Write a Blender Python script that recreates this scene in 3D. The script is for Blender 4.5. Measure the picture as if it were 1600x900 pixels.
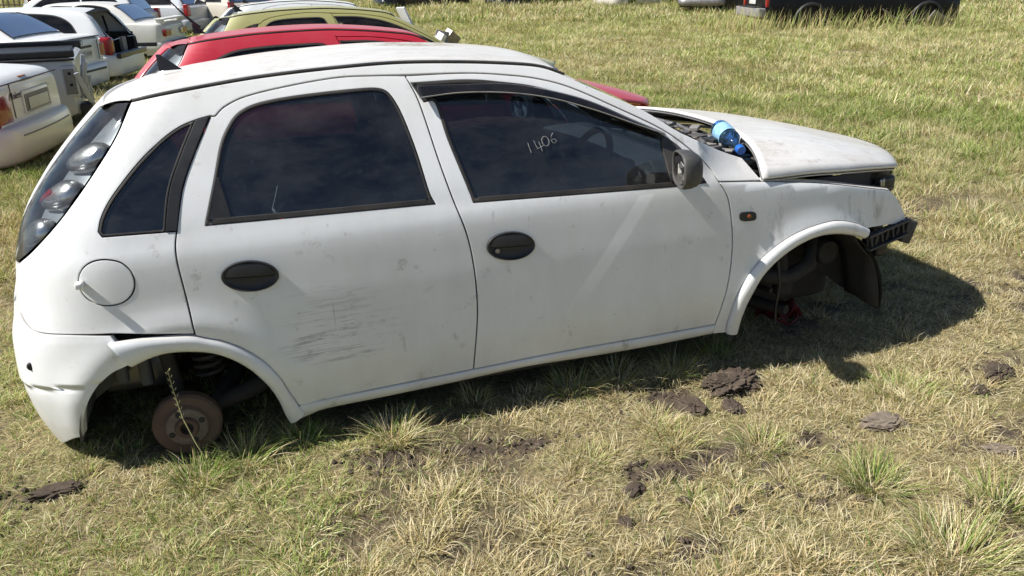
import bpy, bmesh, math, random
import numpy as np
from mathutils import Matrix, Vector
from mathutils.geometry import delaunay_2d_cdt
random.seed(7); RNG = np.random.default_rng(11)
scene = bpy.context.scene
for o in list(bpy.data.objects): bpy.data.objects.remove(o)

# ---------------------------------------------------------------- camera
cam_d = bpy.data.cameras.new('camera'); cam = bpy.data.objects.new('camera', cam_d)
scene.collection.objects.link(cam)
CAM = Vector((0.36604, -3.35787, 1.56179))
_r = Vector((0.9542799, -0.2987176, -0.0108481)); _d = Vector((-0.1206607, -0.3517502, -0.9282849)); _f = Vector((0.2734793, 0.8871525, -0.3717116))
cam.matrix_world = Matrix(((_r.x, -_d.x, -_f.x, CAM.x), (_r.y, -_d.y, -_f.y, CAM.y), (_r.z, -_d.z, -_f.z, CAM.z), (0, 0, 0, 1)))
cam_d.sensor_width = 36.0; cam_d.lens = 27.97; cam_d.clip_start = 0.05; cam_d.clip_end = 2000
scene.camera = cam
# ---------------------------------------------------------------- sky and sun
SUN = Vector((-0.88, 0.06, 1.0)).normalized()
world = bpy.data.worlds.new('World'); scene.world = world; world.use_nodes = True
wn = world.node_tree.nodes; wl = world.node_tree.links
sky = wn.new('ShaderNodeTexSky'); sky.sky_type = 'NISHITA'; sky.sun_disc = False
sky.sun_elevation = math.asin(SUN.z); sky.sun_rotation = math.atan2(SUN.x, SUN.y)
sky.altitude = 1200; sky.air_density = 1.0; sky.dust_density = 1.0
wl.new(sky.outputs[0], wn['Background'].inputs[0]); wn['Background'].inputs[1].default_value = 0.064
sun_d = bpy.data.lights.new('sun', 'SUN'); sun_d.energy = 4.9; sun_d.angle = math.radians(0.53); sun_d.color = (1.0, 0.972, 0.925)
sun = bpy.data.objects.new('sun', sun_d); scene.collection.objects.link(sun)
sun.location = (-8, 1, 10); sun.rotation_euler = SUN.to_track_quat('Z', 'Y').to_euler()
vs = scene.view_settings; vs.view_transform = 'Standard'; vs.look = 'None'; vs.gamma = 1.0; vs.use_curve_mapping = False; vs.exposure = 0.60
scene.render.engine = 'CYCLES'
cy = scene.cycles; cy.max_bounces = 6; cy.diffuse_bounces = 2; cy.glossy_bounces = 3; cy.transmission_bounces = 4; cy.transparent_max_bounces = 12; cy.caustics_reflective = False; cy.caustics_refractive = False; cy.use_adaptive_sampling = True; cy.adaptive_threshold = 0.03
scene.render.resolution_x = 1024; scene.render.resolution_y = 576

# ---------------------------------------------------------------- helpers
COL = scene.collection
def link(o, parent=None):
    COL.objects.link(o)
    if parent is not None: o.parent = parent
    return o
def tag(o, label=None, cat=None, group=None, kind=None):
    if label: o['label'] = label
    if cat: o['category'] = cat
    if group: o['group'] = group
    if kind: o['kind'] = kind
    return o
def thing(name, label, cat, loc=(0, 0, 0), rot=(0, 0, 0), group=None):
    o = bpy.data.objects.new(name, None); o.empty_display_size = 0.1
    o.location = loc; o.rotation_euler = rot; link(o); return tag(o, label, cat, group)
def mesh_obj(name, verts, faces, mat, parent=None, smooth=True, normals=None):
    me = bpy.data.meshes.new(name); me.from_pydata([tuple(v) for v in verts], [], [tuple(f) for f in faces])
    if smooth: me.polygons.foreach_set('use_smooth', [True] * len(me.polygons))
    me.update()
    if normals is not None: me.normals_split_custom_set_from_vertices([tuple(n) for n in normals])
    me.materials.append(mat); o = bpy.data.objects.new(name, me); return link(o, parent)
def bm_obj(name, bm, mat, parent=None, smooth=True):
    me = bpy.data.meshes.new(name); bm.normal_update(); bm.to_mesh(me); bm.free()
    if smooth: me.polygons.foreach_set('use_smooth', [True] * len(me.polygons))
    me.materials.append(mat); o = bpy.data.objects.new(name, me); return link(o, parent)
def auto(o, ang=35):
    me = o.data
    bm = bmesh.new(); bm.from_mesh(me)
    for e in bm.edges:
        e.smooth = not (len(e.link_faces) == 2 and e.calc_face_angle(0) > math.radians(ang))
    bm.to_mesh(me); bm.free(); return o
def box_bm(bm, c, s, rot=None, bev=0.0, taper=None):
    r = bmesh.ops.create_cube(bm, size=1.0)['verts']
    for v in r:
        v.co = Vector((v.co.x * s[0], v.co.y * s[1], v.co.z * s[2]))
        if taper and v.co.z > 0: v.co.x *= taper[0]; v.co.y *= taper[1]
    if bev > 0:
        ed = list({e for v in r for e in v.link_edges})
        q = bmesh.ops.bevel(bm, geom=ed, offset=bev, segments=3, affect='EDGES', profile=0.6)
        r = list({v for f in q['faces'] for v in f.verts} | {v for v in r if v.is_valid})
    if rot is not None:
        for v in r: v.co = rot @ v.co
    for v in r: v.co += Vector(c)
    return r
def rbox(name, c, s, mat, parent, bev=0.01, rot=None, taper=None):
    bm = bmesh.new(); box_bm(bm, c, s, rot, bev, taper); return auto(bm_obj(name, bm, mat, parent), 50)
def tube(name, pts, r, mat, parent=None, n=8, closed_ends=True):
    P = [Vector(p) for p in pts]; V = []; Fc = []
    rr = r if isinstance(r, (list, tuple)) else [r] * len(P)
    up = Vector((0.13, 0.27, 0.95))
    for i, p in enumerate(P):
        t = (P[min(i + 1, len(P) - 1)] - P[max(i - 1, 0)]).normalized()
        a = t.cross(up).normalized(); b = t.cross(a)
        for k in range(n):
            w = 2 * math.pi * k / n; V.append(p + (a * math.cos(w) + b * math.sin(w)) * rr[i])
    for i in range(len(P) - 1):
        for k in range(n): Fc.append((i * n + k, i * n + (k + 1) % n, (i + 1) * n + (k + 1) % n, (i + 1) * n + k))
    if closed_ends: Fc.append(tuple(range(n))[::-1]); Fc.append(tuple((len(P) - 1) * n + k for k in range(n)))
    return auto(mesh_obj(name, V, Fc, mat, parent), 60)
def lathe(name, prof, mat, parent=None, n=40, axis='y', c=(0, 0, 0)):
    V = []; Fc = []; m = len(prof)
    for k in range(n):
        w = 2 * math.pi * k / n
        for (r, h) in prof:
            p = (r * math.cos(w), h, r * math.sin(w)) if axis == 'y' else ((r * math.cos(w), r * math.sin(w), h) if axis == 'z' else (h, r * math.cos(w), r * math.sin(w)))
            V.append((p[0] + c[0], p[1] + c[1], p[2] + c[2]))
    for k in range(n):
        for j in range(m - 1): Fc.append((k * m + j, k * m + j + 1, ((k + 1) % n) * m + j + 1, ((k + 1) % n) * m + j))
    o = mesh_obj(name, V, Fc, mat, parent)
    bm = bmesh.new(); bm.from_mesh(o.data); bmesh.ops.remove_doubles(bm, verts=bm.verts, dist=1e-5); bmesh.ops.recalc_face_normals(bm, faces=bm.faces); bm.to_mesh(o.data); bm.free()
    return auto(o, 35)
def pchip(xs, ys):
    xs = np.array(xs, float); ys = np.array(ys, float); h = np.diff(xs); d = np.diff(ys) / h
    m = np.zeros(len(xs)); m[0] = d[0]; m[-1] = d[-1]
    for i in range(1, len(xs) - 1):
        if d[i - 1] * d[i] > 0:
            w1 = 2 * h[i] + h[i - 1]; w2 = h[i] + 2 * h[i - 1]; m[i] = (w1 + w2) / (w1 / d[i - 1] + w2 / d[i])
    def f(x):
        x = np.clip(np.asarray(x, float), xs[0], xs[-1]); i = np.clip(np.searchsorted(xs, x) - 1, 0, len(xs) - 2)
        t = (x - xs[i]) / h[i]; t2 = t * t; t3 = t2 * t
        return (2*t3-3*t2+1)*ys[i] + (t3-2*t2+t)*h[i]*m[i] + (-2*t3+3*t2)*ys[i+1] + (t3-t2)*h[i]*m[i+1]
    return f

# ---------------------------------------------------------------- materials
def nodes_of(name):
    m = bpy.data.materials.new(name); m.use_nodes = True; nt = m.node_tree
    return m, nt, nt.nodes, nt.links, nt.nodes['Principled BSDF']
class NB:
    """tiny node-building helper"""
    def __init__(s, nt): s.nt = nt; s.n = nt.nodes; s.l = nt.links
    def _in(s, sock, v):
        if v is None: return
        if isinstance(v, bpy.types.NodeSocket): s.l.new(v, sock)
        else: sock.default_value = v
    def coord(s, k='Object'): return s.n.new('ShaderNodeTexCoord').outputs[k]
    def mapping(s, v, sc=(1, 1, 1), rot=(0, 0, 0), loc=(0, 0, 0)):
        q = s.n.new('ShaderNodeMapping'); s.l.new(v, q.inputs[0]); q.inputs['Scale'].default_value = sc; q.inputs['Rotation'].default_value = rot; q.inputs['Location'].default_value = loc; return q.outputs[0]
    def noise(s, v, sc, det=6, rough=0.6, dist=0.0, out='Fac'):
        q = s.n.new('ShaderNodeTexNoise'); s._in(q.inputs['Vector'], v); q.inputs['Scale'].default_value = sc; q.inputs['Detail'].default_value = det; q.inputs['Roughness'].default_value = rough; q.inputs['Distortion'].default_value = dist; return q.outputs[out]
    def vor(s, v, sc, feat='F1', out='Distance'):
        q = s.n.new('ShaderNodeTexVoronoi'); q.feature = feat; s._in(q.inputs['Vector'], v); q.inputs['Scale'].default_value = sc; return q.outputs[out]
    def ramp(s, f, *st):
        q = s.n.new('ShaderNodeValToRGB'); s.l.new(f, q.inputs[0]); e = q.color_ramp.elements
        while len(e) < len(st): e.new(0.5)
        for i, (p, c) in enumerate(st): e[i].position = p; e[i].color = (c, c, c, 1) if isinstance(c, (int, float)) else (*c, 1)
        return q.outputs[0]
    def math(s, op, a, b=None, c=None, clamp=False):
        q = s.n.new('ShaderNodeMath'); q.operation = op; q.use_clamp = clamp; s._in(q.inputs[0], a); s._in(q.inputs[1], b)
        if c is not None: s._in(q.inputs[2], c)
        return q.outputs[0]
    def mix(s, f, a, b, blend='MIX'):
        q = s.n.new('ShaderNodeMix'); q.data_type = 'RGBA'; q.blend_type = blend; s._in(q.inputs[0], f)
        for i, v in ((6, a), (7, b)):
            if isinstance(v, (tuple, list)): q.inputs[i].default_value = (*v[:3], 1)
            else: s.l.new(v, q.inputs[i])
        return q.outputs[2]
    def xyz(s, v):
        q = s.n.new('ShaderNodeSeparateXYZ'); s.l.new(v, q.inputs[0]); return q.outputs
    def maprange(s, v, a, b, c=0.0, d=1.0, smooth=True):
        q = s.n.new('ShaderNodeMapRange'); q.interpolation_type = 'SMOOTHSTEP' if smooth else 'LINEAR'; s._in(q.inputs[0], v)
        q.inputs[1].default_value = a; q.inputs[2].default_value = b; q.inputs[3].default_value = c; q.inputs[4].default_value = d; return q.outputs[0]
    def bump(s, h, st=0.2, dist=0.01):
        q = s.n.new('ShaderNodeBump'); s.l.new(h, q.inputs['Height']); q.inputs['Strength'].default_value = st; q.inputs['Distance'].default_value = dist; return q.outputs[0]
def plain(name, col, rough=0.5, metal=0.0, spec=0.5, var=0.25, vs_=9.0, bump=0.0, coat=0.0, dust=0.0, dustcol=(0.33, 0.27, 0.2)):
    m, nt, n, l, b = nodes_of(name); B = NB(nt); co = B.coord()
    f = B.noise(co, vs_, 6, 0.65)
    c = B.mix(B.ramp(f, (0.25, 0.0), (0.8, 1.0)), tuple(x * (1 - var) for x in col), tuple(min(1, x * (1 + var * 0.6)) for x in col))
    if dust > 0:
        d = B.math('MULTIPLY', B.ramp(B.noise(co, 3.3, 5, 0.7), (0.35, 0.0), (0.7, 1.0)), dust); c = B.mix(d, c, dustcol)
    l.new(c, b.inputs['Base Color']); b.inputs['Metallic'].default_value = metal; b.inputs['Coat Weight'].default_value = coat
    b.inputs['Specular IOR Level'].default_value = spec
    l.new(B.maprange(f, 0.2, 0.8, max(0.02, rough - 0.08), min(1, rough + 0.12)), b.inputs['Roughness'])
    if bump > 0: l.new(B.bump(B.noise(co, vs_ * 6, 5, 0.6), bump, 0.004), b.inputs['Normal'])
    return m
def paint(name, col, dust=0.5, dustcol=(0.50, 0.46, 0.41), dirt=0.5, rough=0.33, hero=False, fade=0.0, fadecol=(0.6, 0.6, 0.6)):
    """car paint: base coat, dust lying on upward faces, grime blotches, runs, chips"""
    m, nt, n, l, b = nodes_of(name); B = NB(nt); co = B.coord()
    X = B.xyz(co); geo = n.new('ShaderNodeNewGeometry'); N = B.xyz(geo.outputs['True Normal'])
    base = B.mix(B.ramp(B.noise(co, 1.7, 4, 0.5), (0.3, 0.0), (0.7, 1.0)), tuple(x * 0.96 for x in col), col)
    up = B.maprange(N[2], 0.35, 0.95)
    if fade > 0: base = B.mix(B.math('MULTIPLY', up, fade), base, fadecol)
    n1 = B.noise(co, 5.5, 5, 0.68); n2 = B.noise(B.mapping(co, (1.0, 2.2, 1.0)), 2.1, 5, 0.7)
    dm = B.math('MULTIPLY', B.math('MULTIPLY', up, B.ramp(n2, (0.25, 0.35), (0.72, 1.0))), dust, clamp=True)
    c = B.mix(dm, base, dustcol)
    sk = B.math('MULTIPLY', B.math('MULTIPLY', B.maprange(N[2], 0.6, 0.95), B.ramp(B.noise(B.mapping(co, (0.6, 1.6, 1)), 24.0, 5, 0.75), (0.50, 0.0), (0.66, 1.0))), B.math('MULTIPLY', B.ramp(n1, (0.38, 0.1), (0.60, 1.0)), 0.5 * dirt))
    c = B.mix(sk, c, (0.30, 0.24, 0.19))
    g = B.math('MULTIPLY', B.ramp(B.noise(co, 11.0, 5, 0.74), (0.60, 0.0), (0.72, 0.5)), B.ramp(n1, (0.42, 0.0), (0.62, 1.0)))
    g = B.math('MULTIPLY', g, dirt, clamp=True)
    c = B.mix(g, c, (0.20, 0.155, 0.11))
    low = B.maprange(X[2], 0.48, 0.24); lowf = B.math('MULTIPLY', B.math('MULTIPLY', low, B.ramp(n1, (0.3, 0.25), (0.7, 1.0))), 0.45 * dirt)
    c = B.mix(lowf, c, (0.42, 0.36, 0.27))
    film = B.math('MULTIPLY', B.ramp(B.noise(B.mapping(co, (1, 1, 0.35)), 4.0, 5, 0.7), (0.4, 0.0), (0.75, 1.0)), (0.34 if hero else 0.2) * dirt)
    c = B.mix(film, c, (0.56, 0.53, 0.48))
    sp = B.math('MULTIPLY', B.ramp(B.vor(co, 26.0), (0.045, 1.0), (0.075, 0.0)), B.ramp(B.noise(co, 4.0, 3), (0.52, 0.0), (0.6, 1.0)))
    c = B.mix(B.math('MULTIPLY', sp, 0.6 * dirt), c, (0.12, 0.09, 0.07))
    # dark thin runs under edges
    run = B.ramp(B.noise(B.mapping(co, (1, 1, 0.07)), 46.0, 3, 0.5), (0.66, 0.0), (0.72, 1.0))
    runm = B.ramp(B.noise(B.mapping(co, (1.2, 1, 0.8)), 5.0, 4, 0.6), (0.55, 0.0), (0.68, 0.7))
    side = B.maprange(B.math('ABSOLUTE', N[1]), 0.5, 0.9)
    c = B.mix(B.math('MULTIPLY', B.math('MULTIPLY', B.math('MULTIPLY', run, runm), side), 0.55 * dirt), c, (0.13, 0.105, 0.09))
    rf = B.math('ADD', B.math('MULTIPLY', dm, 0.45), B.math('MULTIPLY', g, 0.4))
    if hero:
        # scraped patch low on the rear door, near side only
        ys = B.maprange(X[1], -0.70, -0.76)
        def blob(cx, cz, rx, rz, soft=0.7):
            dx = B.math('DIVIDE', B.math('SUBTRACT', X[0], cx), rx); dz = B.math('DIVIDE', B.math('SUBTRACT', X[2], cz), rz)
            return B.maprange(B.math('ADD', B.math('MULTIPLY', dx, dx), B.math('MULTIPLY', dz, dz)), 1.0, 1.0 - soft)
        sc = B.ramp(B.noise(B.mapping(co, (0.32, 1, 5.0), (0, 0.10, 0)), 17.0, 6, 0.72, 0.25), (0.545, 0.0), (0.575, 1.0))
        sc2 = B.ramp(B.noise(B.mapping(co, (0.22, 1, 8.0), (0, 0.16, 0)), 22.0, 4, 0.6, 0.2), (0.585, 0.0), (0.61, 0.9))
        br = B.ramp(B.noise(co, 7.0, 5, 0.7), (0.36, 0.0), (0.52, 1.0))
        a = B.math('MULTIPLY', B.math('MULTIPLY', B.math('MAXIMUM', sc, sc2), B.math('MAXIMUM', blob(0.56, 0.535, 0.26, 0.12, 0.9), B.math('MULTIPLY', blob(0.50, 0.60, 0.30, 0.18, 0.9), 0.45))), B.math('MULTIPLY', br, ys))
        c = B.mix(B.math('MULTIPLY', a, 0.50, clamp=True), c, (0.15, 0.105, 0.08))
        # flaked brown patch on the roof
        dx = B.math('DIVIDE', B.math('SUBTRACT', X[0], 1.03), 0.20); dy = B.math('DIVIDE', B.math('SUBTRACT', X[1], 0.02), 0.20)
        rr = B.math('ADD', B.math('MULTIPLY', dx, dx), B.math('MULTIPLY', dy, dy))
        rm = B.math('MULTIPLY', B.maprange(rr, 1.05, 0.5), B.ramp(B.noise(co, 14.0, 5, 0.75), (0.46, 0.0), (0.53, 1.0)))
        rm = B.math('MULTIPLY', rm, up); c = B.mix(B.math('MULTIPLY', rm, 0.85), c, (0.30, 0.235, 0.17))
        # slanting streak of reflected light, painted into the front door colour
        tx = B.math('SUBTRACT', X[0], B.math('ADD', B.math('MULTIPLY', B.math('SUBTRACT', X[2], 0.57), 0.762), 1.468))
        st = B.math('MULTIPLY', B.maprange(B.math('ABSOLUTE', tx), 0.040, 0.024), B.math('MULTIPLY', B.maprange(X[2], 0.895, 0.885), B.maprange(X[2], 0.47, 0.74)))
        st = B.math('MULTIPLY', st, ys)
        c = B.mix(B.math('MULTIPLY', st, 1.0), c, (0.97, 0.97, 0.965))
        # grime streaks on the front wing
        gw = B.math('MULTIPLY', B.math('MAXIMUM', blob(2.72, 0.70, 0.19, 0.10), B.math('MULTIPLY', blob(2.28, 0.76, 0.11, 0.16), 0.7)), ys)
        gs = B.ramp(B.noise(B.mapping(co, (1, 1, 0.25), (0, 0.25, 0)), 22.0, 6, 0.75), (0.50, 0.0), (0.68, 1.0))
        c = B.mix(B.math('MULTIPLY', B.math('MULTIPLY', gw, gs), 0.62), c, (0.14, 0.11, 0.085))
        # mud on the rear door frame
        mg = B.math('MULTIPLY', blob(0.24, 1.22, 0.09, 0.13), B.math('MULTIPLY', ys, B.ramp(B.noise(co, 17.0, 7, 0.72), (0.5, 0.0), (0.58, 1.0))))
        c = B.mix(B.math('MULTIPLY', mg, 0.75), c, (0.25, 0.19, 0.125))
    l.new(c, b.inputs['Base Color'])
    l.new(B.math('ADD', rf, rough, clamp=True), b.inputs['Roughness'])
    b.inputs['Coat Weight'].default_value = 0.35; b.inputs['Coat Roughness'].default_value = 0.14
    l.new(B.bump(B.noise(co, 3.2, 2, 0.4), 0.11, 0.02), b.inputs['Normal'])
    return m
def glass(name, tint=(0.10, 0.13, 0.16), dirt=0.25, refl=1.0, dirtcol=(0.42, 0.38, 0.32), zrange=None):
    """tinted automotive pane: fresnel mirror over a coloured see-through pane with a dust film"""
    m, nt, n, l, b = nodes_of(name); B = NB(nt); co = B.coord(); n.remove(b)
    tr = n.new('ShaderNodeBsdfTransparent'); tr.inputs[0].default_value = (*tint, 1)
    gl = n.new('ShaderNodeBsdfGlossy'); gl.inputs['Roughness'].default_value = 0.03; gl.inputs[0].default_value = (0.95, 0.97, 1, 1)
    l.new(B.bump(B.noise(co, 4.0, 2), 0.05, 0.01), gl.inputs['Normal'])
    fr = n.new('ShaderNodeFresnel'); fr.inputs[0].default_value = 1.5
    m1 = n.new('ShaderNodeMixShader'); l.new(B.math('MULTIPLY', fr.outputs[0], refl, clamp=True), m1.inputs[0]); l.new(tr.outputs[0], m1.inputs[1]); l.new(gl.outputs[0], m1.inputs[2])
    df = n.new('ShaderNodeBsdfDiffuse'); df.inputs[0].default_value = (*dirtcol, 1)
    a = B.ramp(B.noise(B.mapping(co, (0.7, 1, 1.6)), 4.5, 5, 0.72), (0.38, 0.08), (0.74, 1.0))
    sc = B.ramp(B.noise(B.mapping(co, (1, 1, 0.5), (0, 0.6, 0)), 30.0, 6, 0.75, 0.4), (0.60, 0.0), (0.72, 0.7))
    d = B.math('MULTIPLY', B.math('ADD', a, sc), dirt, clamp=True)
    m2 = n.new('ShaderNodeMixShader'); l.new(d, m2.inputs[0]); l.new(m1.outputs[0], m2.inputs[1]); l.new(df.outputs[0], m2.inputs[2])
    l.new(m2.outputs[0], n['Material Output'].inputs[0]); return m
# ---------------------------------------------------------------- material set
M = {}
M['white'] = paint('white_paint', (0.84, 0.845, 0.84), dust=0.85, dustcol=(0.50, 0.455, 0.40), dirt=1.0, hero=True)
M['red'] = paint('red_paint', (0.58, 0.008, 0.03), dust=0.16, dustcol=(0.5, 0.25, 0.25), dirt=0.25, fade=0.35, fadecol=(0.5, 0.16, 0.19))
M['olive'] = paint('olive_gold_paint', (0.40, 0.39, 0.13), dust=0.4, dustcol=(0.45, 0.42, 0.27), dirt=0.6, fade=0.3, fadecol=(0.33, 0.31, 0.17))
M['white2'] = paint('white_paint_plain', (0.80, 0.81, 0.80), dust=0.3, dirt=0.35)
M['ivory'] = paint('ivory_paint', (0.76, 0.74, 0.68), dust=0.35, dirt=0.5)
M['silver'] = paint('silver_paint', (0.52, 0.54, 0.57), dust=0.3, dirt=0.4, rough=0.3)
M['beige'] = paint('beige_paint', (0.55, 0.50, 0.42), dust=0.3, dirt=0.4)
M['navy'] = paint('navy_paint', (0.006, 0.007, 0.011), dust=0.03, dirt=0.15, dustcol=(0.2, 0.18, 0.15), rough=0.3)
M['inky'] = plain('near_black_paint', (0.004, 0.004, 0.007), 0.3, spec=0.25, dust=0.05, dustcol=(0.1, 0.09, 0.08))
M['black'] = plain('black_plastic', (0.014, 0.014, 0.016), 0.45, dust=0.10, dustcol=(0.12, 0.11, 0.10))
M['trim'] = plain('weathered_trim', (0.035, 0.035, 0.037), 0.6, dust=0.45, dustcol=(0.22, 0.19, 0.16), bump=0.2)
M['rubber'] = plain('rubber_seal', (0.012, 0.012, 0.013), 0.62, dust=0.3, dustcol=(0.16, 0.13, 0.1))
M['dark'] = plain('underbody', (0.020, 0.018, 0.017), 0.8, dust=0.6, dustcol=(0.065, 0.052, 0.04), bump=0.3)
M['liner'] = plain('wheel_liner_plastic', (0.022, 0.022, 0.022), 0.75, dust=0.6, dustcol=(0.075, 0.062, 0.05), bump=0.3)
M['inner'] = plain('inner_arch_paint', (0.20, 0.20, 0.195), 0.7, dust=0.8, dustcol=(0.13, 0.105, 0.08), bump=0.3)
M['rust'] = plain('rusty_iron', (0.115, 0.068, 0.048), 0.75, metal=0.2, var=0.5, vs_=14, bump=0.5, dust=0.3, dustcol=(0.28, 0.2, 0.14))
M['steel'] = plain('bare_steel', (0.32, 0.31, 0.30), 0.45, metal=0.8, var=0.4, dust=0.4)
M['grey'] = plain('grey_plastic', (0.22, 0.22, 0.22), 0.6, dust=0.5)
M['fabric'] = plain('seat_fabric', (0.16, 0.17, 0.19), 0.9, bump=0.3)
M['cabin'] = plain('cabin_plastic', (0.10, 0.102, 0.11), 0.7)
M['chrome'] = plain('lamp_chrome', (0.62, 0.62, 0.60), 0.22, metal=0.9, var=0.1)
M['housing'] = plain('lamp_housing', (0.26, 0.285, 0.30), 0.35, metal=0.3)
M['redlens'] = plain('red_lens', (0.30, 0.010, 0.012), 0.15, coat=0.6, var=0.3)
M['amber'] = plain('amber_lens', (0.36, 0.11, 0.03), 0.25)
M['glass'] = glass('tinted_glass', (0.24, 0.31, 0.38), 0.10, 2.0, (0.34, 0.33, 0.32))
M['screen'] = glass('windscreen_glass', (0.55, 0.62, 0.60), 0.10)
M['farglass'] = glass('car_glass', (0.06, 0.075, 0.085), 0.07, 1.0)
M['lens'] = glass('clear_lens', (0.80, 0.82, 0.83), 0.10, 1.0, (0.5, 0.5, 0.5))
M['acrylic'] = glass('smoked_acrylic', (0.045, 0.045, 0.055), 0.09, 1.4, (0.26, 0.23, 0.20))
M['platewhite'] = plain('plate_white', (0.62, 0.62, 0.58), 0.5, var=0.1, dust=0.3)
M['platetext'] = plain('plate_letters', (0.03, 0.03, 0.035), 0.6)
M['mirror'] = plain('sun_bleached_plastic', (0.045, 0.044, 0.043), 0.6, dust=0.4, dustcol=(0.20, 0.185, 0.165))
M['mirback'] = plain('mirror_backing', (0.42, 0.42, 0.40), 0.5, var=0.4, dust=0.3)
M['chalk'] = plain('chalk_white', (0.34, 0.35, 0.35), 0.9)
M['bottle'] = glass('blue_bottle', (0.28, 0.52, 0.80), 0.10, 1.0, (0.25, 0.5, 0.75))

# ---------------------------------------------------------------- hatchback body surface (car frame: x forward from rear axle, y<0 near side, z up)
Wz = pchip([.10,.18,.25,.33,.40,.46,.55,.66,.78,.875,.905,.945,1.0,1.15,1.30,1.40,1.46],
           [.74,.765,.778,.788,.800,.809,.812,.8135,.808,.8005,.795,.782,.765,.705,.634,.575,.53])
xr_ = pchip([.15,.25,.35,.45,.60,.70,.75,.90,1.0,1.1,1.2,1.3,1.38,1.46],
            [-.47,-.51,-.535,-.542,-.53,-.508,-.495,-.458,-.42,-.35,-.26,-.155,-.06,.04])
RX = pchip([.15,.7,1.0,1.4],[.36,.36,.34,.22]); RY = pchip([.15,.7,1.0,1.4],[.30,.30,.27,.16])
zsh = pchip([2.0,2.3,2.6,2.9,3.1],[.905,.865,.815,.745,.69])
def S(u, z):
    u = np.asarray(u, float); z = np.asarray(z, float); u, z = np.broadcast_arrays(u, z)
    f = zsh(np.maximum(u, 2.0)); zz = np.where((u > 2.0) & (z > .5), .5 + (z - .5) * (.405 / (f - .5)), z)
    W = Wz(zz)
    W = W - 1.6 * np.clip((u - 1.95) / .2, 0, 1) * np.maximum(zz - .895, 0) ** 1.3
    t = np.clip((u - 1.9) / 1.1, 0, 1.2); W = W - .115 * t ** 3
    t = np.clip((.7 - u) / 1.0, 0, 1.3); W = W - .02 * t ** 2
    for cx in (0.03, 2.49):
        r = np.hypot(u - cx, z - .30); W = W + .013 * np.exp(-((r - .36) / .055) ** 2) * np.clip((z - .2) / .15, 0, 1)
    XR = xr_(z); rx = RX(z); ry = RY(z); xc = XR + rx + .02
    L = 1.5708 * np.sqrt((rx * rx + ry * ry) / 2)
    d = np.maximum(xc - u, 0); th = np.clip(d / L, 0, 1) * 1.5707963; e = 2 / 2.15
    x = np.where(d > 0, xc - rx * np.sin(th) ** e, u)
    yin = ry * (1 - np.cos(th) ** e); rest = np.maximum(d - L, 0); k = np.clip(rest / (W - ry), 0, 1)
    y = W - yin - rest; x = x - .02 * (1 - (1 - k) ** 2)
    return np.stack([x, -np.maximum(y, 0), z], -1)
def Sn(u, z, e=2e-3):
    a = S(u + e, z) - S(u - e, z); b = S(u, z + e) - S(u, z - e)
    n = np.cross(a, b); return n / np.maximum(np.linalg.norm(n, axis=-1, keepdims=True), 1e-9)

def smooth_line(pts, closed, step=0.012):
    """pts: (u, z[, 1=corner]) -> resampled polyline, Catmull-Rom between corners"""
    P = [np.array(p[:2], float) for p in pts]; K = [len(p) > 2 for p in pts]; n = len(P); out = []
    rng = range(n if closed else n - 1)
    for i in rng:
        p1, p2 = P[i], P[(i + 1) % n]
        p0 = P[i - 1] if (closed or i > 0) else p1
        p3 = P[(i + 2) % n] if (closed or i + 2 < n) else p2
        m1 = (p2 - p0) * .5 if not K[i] and not np.array_equal(p0, p1) else (p2 - p1)
        m2 = (p3 - p1) * .5 if not K[(i + 1) % n] and not np.array_equal(p3, p2) else (p2 - p1)
        d = np.linalg.norm(p2 - p1)
        for v in (0, 1):
            mm = (m1, m2)[v]; q = np.linalg.norm(mm)
            if q > 1e-9: mm = mm / q * min(q, d * 1.2)
            if v == 0: m1 = mm
            else: m2 = mm
        k = max(1, int(math.ceil(d / step)))
        for j in range(k):
            t = j / k; t2 = t * t; t3 = t2 * t
            out.append((2*t3-3*t2+1)*p1 + (t3-2*t2+t)*m1 + (-2*t3+3*t2)*p2 + (t3-t2)*m2)
    if not closed: out.append(P[-1])
    return np.array(out)
def area2(L): x, y = L[:, 0], L[:, 1]; return float(np.sum(x * np.roll(y, -1) - np.roll(x, -1) * y))
def inset(L, d):
    """offset a closed loop inwards by d (d may be an array)"""
    if area2(L) < 0: L = L[::-1].copy()
    a = np.roll(L, 1, 0); b = np.roll(L, -1, 0)
    t1 = L - a; t2 = b - L
    t1 /= np.maximum(np.linalg.norm(t1, axis=1, keepdims=True), 1e-9); t2 /= np.maximum(np.linalg.norm(t2, axis=1, keepdims=True), 1e-9)
    n1 = np.stack([-t1[:, 1], t1[:, 0]], 1); n2 = np.stack([-t2[:, 1], t2[:, 0]], 1)
    n = n1 + n2; n /= np.maximum(np.linalg.norm(n, axis=1, keepdims=True), 1e-9)
    c = np.clip((n * n1).sum(1), 0.5, 1); dd = np.asarray(d) / c
    return L + n * (dd[:, None] if np.ndim(dd) else dd)
def inside(pts, L):
    x, y = pts[:, 0][:, None], pts[:, 1][:, None]; x1, y1 = L[:, 0][None], L[:, 1][None]; x2, y2 = np.roll(L[:, 0], -1)[None], np.roll(L[:, 1], -1)[None]
    c = ((y1 > y) != (y2 > y)) & (x < (x2 - x1) * (y - y1) / np.where(y2 == y1, 1e-12, y2 - y1) + x1)
    return c.sum(1) % 2 == 1
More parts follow.
